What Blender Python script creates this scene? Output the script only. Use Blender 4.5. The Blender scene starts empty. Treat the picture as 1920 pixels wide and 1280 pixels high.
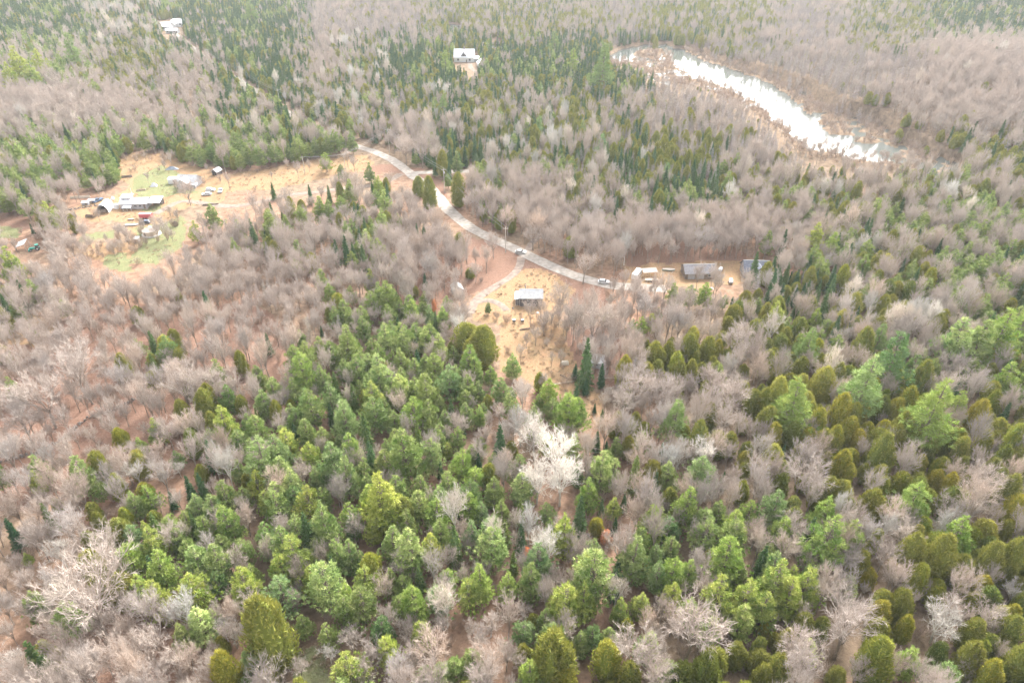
import bpy, math, random
import numpy as np
R = math.radians
random.seed(7); rng = np.random.default_rng(11)
scene = bpy.context.scene
COL = scene.collection

# ------------------------------------------------------------------ camera
CAM_H, PITCH, FPX = 125.0, R(33.5), 1280.0
cd = bpy.data.cameras.new('camera'); cam = bpy.data.objects.new('camera', cd); COL.objects.link(cam)
cd.lens = 24.0; cd.sensor_width = 36.0; cd.clip_start = 0.5; cd.clip_end = 20000
cam.location = (0, 0, CAM_H); cam.rotation_euler = (R(90) - PITCH, 0, 0)
scene.camera = cam

# ------------------------------------------------------------------ sky, sun, exposure
SUN_EL, SUN_AZ = R(38), R(18)          # azimuth from +Y towards +X
w = bpy.data.worlds.new('World'); scene.world = w; w.use_nodes = True
nt = w.node_tree; nt.nodes.clear()
sky = nt.nodes.new('ShaderNodeTexSky'); sky.sky_type = 'NISHITA'; sky.sun_disc = False
sky.sun_elevation = SUN_EL; sky.sun_rotation = SUN_AZ; sky.dust_density = 5.0; sky.air_density = 1.0; sky.ozone_density = 1.0
hs = nt.nodes.new('ShaderNodeHueSaturation'); hs.inputs['Saturation'].default_value = 0.22
bg = nt.nodes.new('ShaderNodeBackground'); bg.inputs['Strength'].default_value = 0.135
wo = nt.nodes.new('ShaderNodeOutputWorld')
nt.links.new(sky.outputs[0], hs.inputs['Color']); nt.links.new(hs.outputs[0], bg.inputs['Color']); nt.links.new(bg.outputs[0], wo.inputs['Surface'])
sl = bpy.data.lights.new('sun', 'SUN'); sl.energy = 1.25; sl.angle = R(10); sl.color = (1.0, 0.965, 0.90)
so = bpy.data.objects.new('sun', sl); COL.objects.link(so)
so.rotation_euler = (R(90) - SUN_EL, 0, math.pi - SUN_AZ)
scene.view_settings.view_transform = 'Standard'; scene.view_settings.look = 'None'
scene.view_settings.exposure = 2.32; scene.view_settings.gamma = 1.0; scene.view_settings.use_curve_mapping = False
HAZE_DENSITY = 0.00010
scene.cycles.use_denoising = True
scene.cycles.max_bounces = 5; scene.cycles.diffuse_bounces = 3; scene.cycles.glossy_bounces = 2
scene.cycles.transmission_bounces = 2; scene.cycles.volume_bounces = 0; scene.cycles.transparent_max_bounces = 4
scene.cycles.caustics_reflective = False; scene.cycles.caustics_refractive = False

# ------------------------------------------------------------------ projection helpers (photo pixels 1920x1280 <-> ground)
CP, SP = math.cos(PITCH), math.sin(PITCH)
def proj(X, Y, Z):
    X = np.asarray(X, float); Y = np.asarray(Y, float); Z = np.asarray(Z, float) - CAM_H
    d = Y * CP - Z * SP
    d = np.where(d < 1, 1, d)
    return 960 + FPX * X / d, 640 - FPX * (Y * SP + Z * CP) / d, d
def hit(px, py, z=0.0):
    a = (px - 960) / FPX; b = (640 - py) / FPX
    dx, dy, dz = a, CP + b * SP, -SP + b * CP
    t = (z - CAM_H) / dz
    return dx * t, dy * t, t
def in_poly(x, y, poly):
    x = np.asarray(x); y = np.asarray(y); c = np.zeros(x.shape, bool); n = len(poly); j = n - 1
    for i in range(n):
        xi, yi = poly[i]; xj, yj = poly[j]
        if yi != yj:
            t = ((yi > y) != (yj > y)) & (x < (xj - xi) * (y - yi) / (yj - yi) + xi); c ^= t
        j = i
    return c
def sm(x, a, b):
    t = np.clip((x - a) / (b - a), 0, 1); return t * t * (3 - 2 * t)
# value noise
_NT = rng.random((256, 256))
def vnoise(x, y, s):
    x = np.asarray(x, float) / s; y = np.asarray(y, float) / s
    xi = np.floor(x).astype(int); yi = np.floor(y).astype(int); fx = x - xi; fy = y - yi
    fx = fx * fx * (3 - 2 * fx); fy = fy * fy * (3 - 2 * fy)
    g = lambda a, b: _NT[a & 255, b & 255]
    return (g(xi, yi) * (1 - fx) + g(xi + 1, yi) * fx) * (1 - fy) + (g(xi, yi + 1) * (1 - fx) + g(xi + 1, yi + 1) * fx) * fy
def fbm(x, y, s): return 0.5 * vnoise(x, y, s) + 0.3 * vnoise(x + 31, y + 7, s * .45) + 0.2 * vnoise(x + 3, y + 91, s * .2)

# ------------------------------------------------------------------ layout polygons (photo pixels)
RIVER = [(1138,101),(1165,90),(1205,82),(1250,80),(1285,92),(1320,112),(1375,128),(1425,145),(1470,168),(1500,195),(1528,222),(1555,248),(1600,262),(1660,268),(1700,282),(1690,298),(1600,284),(1540,278),(1500,262),(1478,235),(1452,212),(1420,190),(1380,168),(1340,152),(1300,138),(1268,120),(1256,98),(1235,91),(1200,96),(1160,110),(1142,110)]
MARSH = [(1290,85),(1340,105),(1440,140),(1500,165),(1560,200),(1640,225),(1720,270),(1800,300),(1810,330),(1700,318),(1600,300),(1520,285),(1450,240),(1400,205),(1330,172),(1260,160),(1190,140),(1165,122),(1136,114),(1150,106),(1200,100),(1230,98)]
PONDS = [[(838,42),(862,44),(872,56),(850,60),(838,52)], [(915,76),(940,76),(946,86),(922,90)]]
NEARR = [(1690,285),(1800,322),(1790,345),(1720,325),(1690,310)]
MARSHTUFT = [(1525,215),(1600,225),(1650,245),(1560,250)]
C_CABIN = [(885,560),(935,535),(975,505),(1000,500),(1050,520),(1075,545),(1060,575),(1050,590),(1060,640),(1080,690),(1120,740),(1140,800),(1110,790),(1070,745),(1030,715),(985,690),(950,665),(938,640),(940,612),(885,600)]
C_FARM = [(225,296),(250,286),(320,290),(350,305),(385,318),(440,328),(438,352),(420,378),(340,392),(345,420),(335,465),(290,495),(230,498),(150,482),(160,462),(240,452),(240,420),(160,412),(130,400),(145,386),(210,372),(240,350),(222,325)]
C_FIELD = [(430,325),(520,312),(600,298),(690,288),(700,300),(690,318),(620,330),(570,345),(480,360),(430,362)]
C_LEFT = [(0,400),(40,405),(60,430),(90,450),(80,475),(20,470),(0,440)]
C_YARD = [(1170,500),(1250,492),(1390,490),(1445,490),(1450,530),(1300,538),(1170,535)]
C_HOUSE = [(850,95),(893,97),(904,112),(890,134),(876,132),(868,122),(850,118)]
C_TOWN = [(296,40),(342,34),(346,58),(304,62)]
C_BOT = [(560,1215),(615,1205),(620,1290),(550,1290)]
ROAD = [(250,25),(320,62),(397,118),(458,158),(528,204),(600,245),(655,270),(700,284),(735,300),(760,318),(777,332),(800,347),(822,370),(845,398),(880,426),(915,444),(950,460),(985,477),(1020,494),(1060,511),(1100,525),(1150,536),(1200,540),(1248,542)]
SIDE = [(768,324),(800,323),(835,322),(880,321)]
LANE = [(752,326),(728,340),(700,348),(650,354),(600,361),(540,368),(480,382),(430,388),(380,381),(340,378),(310,392),(290,402)]
DRIVE = [(978,482),(975,500),(962,516),(935,533),(908,550),(890,566),(882,588)]
LOOP = [(893,566),(915,562),(938,570),(950,582)]
HOUSEDR = [(880,112),(884,128),(905,140)]
TRACKR = [(985,476),(1000,452),(1030,436)]
YARD = C_YARD
CLEAR = [RIVER, C_CABIN, C_FARM, C_FIELD, C_LEFT, C_HOUSE, C_TOWN, C_BOT] + PONDS

def smooth_line(pts, step=3.0):
    P = np.array([hit(x, y)[:2] for x, y in pts])
    out = []
    for i in range(len(P) - 1):
        p0 = P[max(i-1,0)]; p1 = P[i]; p2 = P[i+1]; p3 = P[min(i+2,len(P)-1)]
        n = max(2, int(np.linalg.norm(p2-p1)/step))
        for k in range(n):
            t = k/n
            out.append(0.5*((2*p1)+(-p0+p2)*t+(2*p0-5*p1+4*p2-p3)*t*t+(-p0+3*p1-3*p2+p3)*t**3))
    out.append(P[-1]); return np.array(out)
LINES = [(smooth_line(ROAD), 3.6), (smooth_line(SIDE), 2.6), (smooth_line(LANE), 2.0), (smooth_line(DRIVE), 2.2), (smooth_line(LOOP), 2.2), (smooth_line(HOUSEDR), 2.2), (smooth_line(TRACKR), 1.6)]
def near_lines(x, y, extra):
    x = np.asarray(x, float); y = np.asarray(y, float); m = np.full(x.shape, 1e9)
    for L, hw in LINES:
        Q = L[::2]
        for k in range(0, len(Q), 40):
            q = Q[k:k+40]
            d = np.sqrt((x[..., None]-q[:,0])**2 + (y[..., None]-q[:,1])**2).min(-1) - hw
            m = np.minimum(m, d)
    return m < extra

WATER_Z = -1.6
HILLS = [(hit(1860,185), 95, 16), (hit(40,20), 160, 10), (hit(1900,10), 150, 12)]
def terrain(x, y):
    x = np.asarray(x, float); y = np.asarray(y, float)
    z = 1.2 * (fbm(x, y, 140.0) - .5)
    for (hx, hy, _), r, h in HILLS:
        z = z + h * np.exp(-((x-hx)**2 + (y-hy)**2) / (2*r*r))
    px, py, d = proj(x, y, 0 * x)
    jx = (vnoise(x, y, 9) - .5) * 14; jy = (vnoise(x+50, y, 9) - .5) * 7
    f = y > 60
    marsh = f & in_poly(px + jx, py + jy, MARSH)
    n = 0.65 * vnoise(x, y, 5.0) + 0.35 * vnoise(x + 9, y, 14.0)
    z = np.where(marsh, WATER_Z + (n - np.where(px > 1500, .49, np.where(px < 1255, .44, .36))) * 2.0, z)
    tuft = f & in_poly(px, py, MARSHTUFT)
    z = np.where(tuft, WATER_Z + (n - .42) * 2.0, z)
    riv = f & in_poly(px + jx*.4, py + jy*.4, RIVER)
    for p in PONDS: riv = riv | (f & in_poly(px, py, p))
    z = np.where(riv, WATER_Z - 1.0, z)
    nr = f & in_poly(px, py, NEARR)
    z = np.where(nr, WATER_Z + (n - .6) * 2.0, z)
    return z
def at(px, py, dz=0.0):
    x, y, _ = hit(px, py)
    z = float(terrain(x, y))
    x, y, _ = hit(px, py, z)
    return x, y, z + dz

# ------------------------------------------------------------------ mesh + tagging helpers
def tag(o, label=None, cat=None, group=None, kind=None):
    if label: o['label'] = label
    if cat: o['category'] = cat
    if group: o['group'] = group
    if kind: o['kind'] = kind
    return o
def empty(name, loc, rz=0.0):
    o = bpy.data.objects.new(name, None); COL.objects.link(o)
    o.location = loc; o.rotation_euler = (0, 0, rz); o.empty_display_size = .5
    return o
class MB:
    def __init__(s): s.v = []; s.f = []; s.mi = []
    def add(s, vs, fs, m=0):
        b = len(s.v); s.v += [tuple(p) for p in vs]; s.f += [tuple(b + i for i in f) for f in fs]; s.mi += [m] * len(fs); return s
    def box(s, x0, x1, y0, y1, z0, z1, m=0):
        v = [(x0,y0,z0),(x1,y0,z0),(x1,y1,z0),(x0,y1,z0),(x0,y0,z1),(x1,y0,z1),(x1,y1,z1),(x0,y1,z1)]
        return s.add(v, [(0,3,2,1),(4,5,6,7),(0,1,5,4),(1,2,6,5),(2,3,7,6),(3,0,4,7)], m)
    def tube(s, pts, rad, n=6, m=0, cap=True):
        pts = [np.array(p, float) for p in pts]
        if not hasattr(rad, '__len__'): rad = [rad] * len(pts)
        vs = []; fs = []
        for i, p in enumerate(pts):
            d = pts[min(i+1, len(pts)-1)] - pts[max(i-1, 0)]; d = d / (np.linalg.norm(d) + 1e-9)
            a = np.cross(d, (0, 0, 1) if abs(d[2]) < .9 else (1, 0, 0)); a /= np.linalg.norm(a); b = np.cross(d, a)
            for k in range(n):
                t = 2 * math.pi * k / n; vs.append(p + (a * math.cos(t) + b * math.sin(t)) * rad[i])
        for i in range(len(pts) - 1):
            for k in range(n):
                k2 = (k + 1) % n; fs.append((i*n+k, i*n+k2, (i+1)*n+k2, (i+1)*n+k))
        if cap: fs.append(tuple(range(n))[::-1]); fs.append(tuple((len(pts)-1)*n + k for k in range(n)))
        return s.add(vs, fs, m)
    def prism(s, prof, x0, x1, m=0):     # profile in (y, z), extruded along x
        n = len(prof); v = [(x0, y, z) for y, z in prof] + [(x1, y, z) for y, z in prof]
        fs = [tuple(range(n))[::-1], tuple(range(n, 2*n))] + [(i, (i+1) % n, n + (i+1) % n, n + i) for i in range(n)]
        return s.add(v, fs, m)
    def mesh(s, name, mats):
        me = bpy.data.meshes.new(name); me.from_pydata(s.v, [], s.f)
        for m in (mats if isinstance(mats, (list, tuple)) else [mats]): me.materials.append(m)
        me.polygons.foreach_set('material_index', s.mi); me.update(); return me
    def build(s, name, mats, parent=None, loc=None, rz=0.0, smooth=False):
        me = s.mesh(name, mats)
        if smooth: me.polygons.foreach_set('use_smooth', [True] * len(me.polygons))
        o = bpy.data.objects.new(name, me); COL.objects.link(o)
        if parent: o.parent = parent
        if loc is not None: o.location = loc; o.rotation_euler = (0, 0, rz)
        return o

# ------------------------------------------------------------------ materials
def newmat(name):
    m = bpy.data.materials.new(name); m.use_nodes = True; t = m.node_tree
    for n in list(t.nodes): t.nodes.remove(n)
    return m, t, t.nodes.new('ShaderNodeOutputMaterial')
def N(t, typ, **kw):
    n = t.nodes.new(typ)
    for k, v in kw.items():
        if k in n.inputs.keys() if hasattr(n.inputs, 'keys') else False: n.inputs[k].default_value = v
        else: setattr(n, k, v)
    return n
def mix(t, a, b, f, mode='MIX'):
    n = t.nodes.new('ShaderNodeMix'); n.data_type = 'RGBA'; n.blend_type = mode; n.clamp_factor = True
    for s, v in ((n.inputs[6], a), (n.inputs[7], b)):
        if isinstance(v, (tuple, list)): s.default_value = (*v, 1)
        else: t.links.new(v, s)
    if isinstance(f, (int, float)): n.inputs[0].default_value = f
    else: t.links.new(f, n.inputs[0])
    return n.outputs[2]
def ramp(t, src, stops):
    r = t.nodes.new('ShaderNodeValToRGB'); e = r.color_ramp.elements
    while len(e) < len(stops): e.new(0.5)
    for i, (p, c) in enumerate(stops): e[i].position = p; e[i].color = (*c, 1)
    t.links.new(src, r.inputs[0]); return r.outputs[0]
def noise(t, vec, scale, detail=3.0, rough=.55):
    n = t.nodes.new('ShaderNodeTexNoise'); n.inputs['Scale'].default_value = scale; n.inputs['Detail'].default_value = detail
    n.inputs['Roughness'].default_value = rough
    if vec is not None: t.links.new(vec, n.inputs['Vector'])
    return n.outputs['Fac']
def math_(t, op, a, b=None, clamp=False):
    n = t.nodes.new('ShaderNodeMath'); n.operation = op; n.use_clamp = clamp
    for s, v in ((n.inputs[0], a), (n.inputs[1], b)):
        if v is None: continue
        if isinstance(v, (int, float)): s.default_value = v
        else: t.links.new(v, s)
    return n.outputs[0]
def foliage_mat(name, cols, tips, trans=0.15):
    m, t, out = newmat(name)
    oi = t.nodes.new('ShaderNodeObjectInfo'); at_ = t.nodes.new('ShaderNodeAttribute'); at_.attribute_name = 'tint'
    n = len(cols); base = ramp(t, oi.outputs['Random'], [(i / (n - 1), c) for i, c in enumerate(cols)])
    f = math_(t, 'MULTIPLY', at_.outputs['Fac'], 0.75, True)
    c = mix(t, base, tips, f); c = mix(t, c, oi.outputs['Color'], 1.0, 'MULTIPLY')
    d = t.nodes.new('ShaderNodeBsdfDiffuse'); t.links.new(c, d.inputs[0])
    if trans > 0:
        tr = t.nodes.new('ShaderNodeBsdfTranslucent'); t.links.new(c, tr.inputs[0])
        ms = t.nodes.new('ShaderNodeMixShader'); ms.inputs[0].default_value = trans
        t.links.new(d.outputs[0], ms.inputs[1]); t.links.new(tr.outputs[0], ms.inputs[2]); t.links.new(ms.outputs[0], out.inputs[0])
    else: t.links.new(d.outputs[0], out.inputs[0])
    return m
def bark_mat(name, cols, mul=True):
    m, t, out = newmat(name)
    oi = t.nodes.new('ShaderNodeObjectInfo')
    n = len(cols); c = ramp(t, oi.outputs['Random'], [(i / max(1, n - 1), cc) for i, cc in enumerate(cols)])
    at_ = t.nodes.new('ShaderNodeAttribute'); at_.attribute_name = 'tint'
    c = mix(t, c, (0.62, 0.52, 0.46), math_(t, 'MULTIPLY', at_.outputs['Fac'], 0.35))
    c = mix(t, c, oi.outputs['Color'], 1.0, 'MULTIPLY')
    d = t.nodes.new('ShaderNodeBsdfDiffuse'); t.links.new(c, d.inputs[0]); t.links.new(d.outputs[0], out.inputs[0])
    return m
def surf(name, col, rough=.6, metal=0.0, var=0.12, scale=3.0, spec=.3):
    m, t, out = newmat(name)
    p = t.nodes.new('ShaderNodeBsdfPrincipled'); tc = t.nodes.new('ShaderNodeTexCoord')
    f = noise(t, tc.outputs['Object'], scale, 4)
    lo = tuple(max(0, c * (1 - var * 2)) for c in col); hi = tuple(min(1, c * (1 + var)) for c in col)
    t.links.new(ramp(t, f, [(.3, lo), (.7, hi)]), p.inputs['Base Color'])
    p.inputs['Roughness'].default_value = rough; p.inputs['Metallic'].default_value = metal; p.inputs['Specular IOR Level'].default_value = spec
    t.links.new(p.outputs[0], out.inputs[0]); return m
def ribbed(name, col, rust, pitch=2.5, rough=.45, metal=.2, axis='X'):
    m, t, out = newmat(name); p = t.nodes.new('ShaderNodeBsdfPrincipled'); tc = t.nodes.new('ShaderNodeTexCoord')
    wv = t.nodes.new('ShaderNodeTexWave'); wv.inputs['Scale'].default_value = pitch; wv.bands_direction = axis
    t.links.new(tc.outputs['Object'], wv.inputs[0])
    f = noise(t, tc.outputs['Object'], .9, 5)
    c = mix(t, col, rust, ramp(t, f, [(.45, (0,0,0)), (.75, (1,1,1))]))
    c = mix(t, c, tuple(x * .8 for x in col), math_(t, 'MULTIPLY', wv.outputs['Fac'], .4))
    t.links.new(c, p.inputs['Base Color']); b = t.nodes.new('ShaderNodeBump'); b.inputs['Strength'].default_value = .4
    t.links.new(wv.outputs['Fac'], b.inputs['Height']); t.links.new(b.outputs[0], p.inputs['Normal'])
    p.inputs['Roughness'].default_value = rough; p.inputs['Metallic'].default_value = metal; t.links.new(p.outputs[0], out.inputs[0]); return m

M = {}
M['pine'] = foliage_mat('pine_needles', [(.129,.205,.052),(.162,.251,.058),(.134,.222,.075),(.207,.274,.062),(.162,.257,.085)], (.516,.547,.220))
M['bigpine'] = foliage_mat('tall_pine_needles', [(.136,.220,.076),(.188,.275,.081),(.115,.209,.081)], (.376,.451,.173))
M['cedar'] = foliage_mat('cedar_sprays', [(.149,.185,.038),(.190,.207,.044),(.132,.185,.047),(.207,.202,.044)], (.414,.381,.089))
M['spruce'] = foliage_mat('spruce_needles', [(.053,.118,.055),(.078,.149,.062),(.107,.166,.060)], (.203,.276,.108), .12)
M['larch'] = bark_mat('larch_twigs', [(.233,.208,.204),(.388,.356,.347),(.291,.267,.265),(.349,.327,.275),(.194,.178,.163)])
M['bare'] = bark_mat('hardwood_twigs', [(.413,.356,.314),(.493,.426,.372),(.372,.327,.294),(.453,.386,.338)])
M['birch'] = bark_mat('pale_poplar_bark', [(.50,.47,.42),(.58,.55,.50),(.44,.41,.37)])
M['trunk'] = bark_mat('bark', [(.15,.12,.10),(.20,.165,.14)])
M['trunkg'] = bark_mat('grey_bark', [(.24,.20,.17),(.32,.27,.23)])
M['rust'] = bark_mat('rusty_leaves', [(.55,.22,.10),(.60,.26,.13)])
M['brush'] = bark_mat('brush_twigs', [(.330,.253,.198),(.396,.308,.242),(.286,.231,.198)])
M['straw'] = bark_mat('dry_grass', [(.375,.285,.188),(.435,.338,.225),(.330,.247,.165)])

# ground: procedural litter, straw and grass zones blended by mesh attributes
def ground_mat():
    m, t, out = newmat('forest_floor'); p = t.nodes.new('ShaderNodeBsdfDiffuse')
    g = t.nodes.new('ShaderNodeNewGeometry'); pos = g.outputs['Position']
    n1 = noise(t, pos, .035, 4); n2 = noise(t, pos, .35, 5, .65); n3 = noise(t, pos, 1.6, 4, .7)
    litter = ramp(t, n2, [(.25, (.119,.074,.050)), (.5, (.255,.157,.108)), (.75, (.364,.236,.166))])
    brown = ramp(t, n2, [(.3, (.13,.095,.065)), (.7, (.30,.22,.155))])
    base = mix(t, litter, brown, ramp(t, n1, [(.42, (0,0,0)), (.62, (1,1,1))]))
    def A(nm):
        a = t.nodes.new('ShaderNodeAttribute'); a.attribute_name = nm; return a.outputs['Fac']
    def zone(c, col, nm, w=.6):
        k = math_(t, 'ADD', A(nm), math_(t, 'MULTIPLY', math_(t, 'SUBTRACT', n2, .5), w))
        return mix(t, c, col, ramp(t, k, [(.35, (0,0,0)), (.65, (1,1,1))]))
    c = zone(base, ramp(t, n3, [(.3, (.168,.096,.068)), (.7, (.262,.165,.122))]), 'orange')
    c = zone(c, brown, 'dark')
    c = zone(c, mix(t, ramp(t, n3, [(.28, (.16,.10,.062)), (.5, (.30,.19,.115)), (.75, (.37,.255,.16))]), ramp(t, n2, [(.35, (.22,.18,.09)), (.65, (.35,.21,.12))]), .45), 'straw', .8)
    c = zone(c, ramp(t, n3, [(.3, (.132,.145,.066)), (.7, (.218,.224,.119))]), 'grass', .8)
    c = zone(c, ramp(t, n3, [(.3, (.338,.262,.195)), (.7, (.465,.375,.300))]), 'gravel', .3)
    n4 = noise(t, pos, .75, 6, .75)
    c = mix(t, c, (.10,.075,.06), ramp(t, n4, [(.30, (.75,.75,.75)), (.46, (0,0,0))]))
    c = mix(t, c, (.08,.06,.045), ramp(t, n3, [(.12, (.8,.8,.8)), (.34, (0,0,0))]))
    t.links.new(c, p.inputs[0]); b = t.nodes.new('ShaderNodeBump'); b.inputs['Strength'].default_value = .7; b.inputs['Distance'].default_value = .4
    t.links.new(n3, b.inputs['Height']); t.links.new(b.outputs[0], p.inputs['Normal']); t.links.new(p.outputs[0], out.inputs[0]); return m

# ------------------------------------------------------------------ ground sheet
def build_ground():
    ys = np.concatenate([[-6000, -2500, -900, -300, -80, 0, 30], np.geomspace(55, 1150, 430), [1250, 1400, 1700, 2200, 3000, 5000, 9000, 14000]])
    us = np.concatenate([[-14, -8, -4.5, -2.6, -1.7, -1.3], np.linspace(-1.08, 1.08, 470), [1.3, 1.7, 2.6, 4.5, 8, 14]])
    Yg, U = np.meshgrid(ys, us, indexing='ij')
    wd = np.clip(Yg, 55, 1400) * 0.72 + 85
    X = U * wd
    Z = terrain(X, Yg)
    nr, nc = X.shape
    me = bpy.data.meshes.new('ground')
    v = np.stack([X, Yg, Z], -1).reshape(-1, 3)
    i = np.arange((nr - 1) * (nc - 1)); r = i // (nc - 1); c = i % (nc - 1); a = r * nc + c
    q = np.stack([a, a + 1, a + nc + 1, a + nc], 1)
    me.vertices.add(len(v)); me.vertices.foreach_set('co', v.ravel())
    me.loops.add(q.size); me.loops.foreach_set('vertex_index', q.ravel())
    me.polygons.add(len(q)); me.polygons.foreach_set('loop_start', np.arange(0, q.size, 4)); me.polygons.foreach_set('loop_total', np.full(len(q), 4))
    me.update(); me.polygons.foreach_set('use_smooth', np.ones(len(q), bool))
    px, py, d = proj(v[:,0], v[:,1], 0 * v[:,0])
    ok = v[:,1] > 60
    jx = (vnoise(v[:,0], v[:,1], 7) - .5) * 16; jy = (vnoise(v[:,0] + 77, v[:,1], 7) - .5) * 9
    def mask(polys):
        m = np.zeros(len(v))
        for p in polys: m = np.maximum(m, (ok & in_poly(px + jx, py + jy, p)).astype(float))
        return m
    L = {}
    L['straw'] = mask([C_CABIN, C_FARM, C_FIELD, C_YARD, [(930,640),(1010,620),(1060,680),(1090,760),(1020,740),(940,700)], [(0,600),(60,590),(110,615),(70,650),(0,640)]]) * .9
    L['grass'] = mask([[(255,325),(300,312),(340,322),(375,345),(365,362),(330,366),(268,372),(250,350)], [(265,390),(300,385),(310,398),(275,405)],
                       [(250,425),(300,420),(345,400),(350,450),(300,500),(240,495),(255,470)], [(190,480),(240,476),(250,510),(200,505)], [(0,425),(40,425),(40,450),(0,450)], C_BOT, [(150,440),(210,430),(215,450),(150,455)]]) * .66
    L['orange'] = mask([[(860,440),(930,450),(1000,480),(1130,530),(1150,560),(1100,600),(1000,505),(940,530),(860,560),(700,560),(740,500)], [(1150,440),(1300,440),(1400,470),(1400,500),(1180,505)],
                        [(0,640),(120,560),(300,600),(480,560),(560,640),(500,760),(300,860),(60,960),(0,960)], [(1060,620),(1160,600),(1200,720),(1110,730),(1060,690)], [(640,290),(760,290),(830,340),(840,380),(760,330),(640,310)], [(200,280),(300,270),(320,300),(220,310)], [(60,1160),(300,1120),(330,1280),(60,1280)],[(0,400),(40,400),(60,430),(0,435)],[(1530,225),(1620,235),(1640,250),(1540,248)]]) * .9
    L['dark'] = mask([MARSH, [(480,340),(620,330),(700,320),(700,345),(560,362),(480,372)], [(940,600),(1060,600),(1060,660),(980,670),(940,650)], [(1250,560),(1920,520),(1920,1280),(1200,1280),(1240,900)], [(0,0),(1920,0),(1920,320),(1400,380),(900,320),(0,270)]]) * .75
    L['gravel'] = (near_lines(v[:,0], v[:,1], .1) & ok).astype(float) * .42
    for k, a_ in L.items():
        at_ = me.attributes.new(k, 'FLOAT', 'POINT'); at_.data.foreach_set('value', a_.astype(np.float32))
    me.materials.append(ground_mat())
    o = bpy.data.objects.new('ground', me); COL.objects.link(o); tag(o, 'forest floor of leaf litter with straw coloured clearings', kind='structure')
build_ground()

# water
def water_mat():
    m, t, out = newmat('river_water'); p = t.nodes.new('ShaderNodeBsdfPrincipled')
    p.inputs['Base Color'].default_value = (.10,.11,.10,1); p.inputs['Roughness'].default_value = .06; p.inputs['IOR'].default_value = 1.333
    g = t.nodes.new('ShaderNodeNewGeometry'); n = noise(t, g.outputs['Position'], .8, 3)
    b = t.nodes.new('ShaderNodeBump'); b.inputs['Strength'].default_value = .3; b.inputs['Distance'].default_value = .05
    t.links.new(n, b.inputs['Height']); t.links.new(b.outputs[0], p.inputs['Normal']); t.links.new(p.outputs[0], out.inputs[0]); return m
wpts = [hit(700, 20, WATER_Z), hit(2100, 20, WATER_Z), hit(2100, 400, WATER_Z), hit(700, 400, WATER_Z)]
mb = MB(); mb.add([(p[0], p[1], WATER_Z) for p in wpts], [(0, 3, 2, 1)]); wo_ = mb.build('river', water_mat()); tag(wo_, 'pale river winding through flooded marsh', kind='structure')

# roads
M['gravel'] = surf('road_gravel', (.36,.32,.28), .95, 0, .16, .6, .05)
M['dirtroad'] = surf('dirt_track', (.25,.20,.165), .95, 0, .2, .5, .05)
def ribbon(name, L, hw, mat, label, off=.06, ruts=False):
    T = np.gradient(L, axis=0); T /= np.linalg.norm(T, axis=1)[:, None]; P = np.stack([-T[:,1], T[:,0]], 1)
    cols = [-1, -.6, -.2, .2, .6, 1]; mb = MB(); vs = []
    for i in range(len(L)):
        for k, c in enumerate(cols):
            j = (vnoise(i * 1.7, k * 13., 3) - .5) * .7 if abs(c) == 1 else 0
            q = L[i] + P[i] * (c * hw + j); vs.append((q[0], q[1], float(terrain(q[0], q[1])) + off + .08 * (1 - c * c)))
    n = len(cols); fs = [(i*n+k, i*n+k+1, (i+1)*n+k+1, (i+1)*n+k) for i in range(len(L)-1) for k in range(n-1)]
    fs = [f[::-1] for f in fs]
    o = mb.add(vs, fs).build(name, mat, smooth=True); tag(o, label, kind='structure'); return o
ribbon('road', LINES[0][0], 2.9, M['gravel'], 'pale gravel road winding through the woods', .12)
ribbon('side_road', LINES[1][0], 2.4, M['gravel'], 'short pale side road', .09)
ribbon('farm_lane', LINES[2][0], 1.9, M['dirtroad'], 'dirt lane leading to the farmyard', .075)
ribbon('driveway', LINES[3][0], 1.5, M['dirtroad'], 'curved dirt driveway to the grey cabin', .065)
ribbon('driveway_loop', LINES[4][0], 1.3, M['dirtroad'], 'turning loop of the cabin driveway', .055)
ribbon('house_drive', LINES[5][0], 2.0, M['dirtroad'], 'drive of the white house in the spruces', .06)
ribbon('track', LINES[6][0], 1.4, M['dirtroad'], 'faint track running up from the road', .05)

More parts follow.
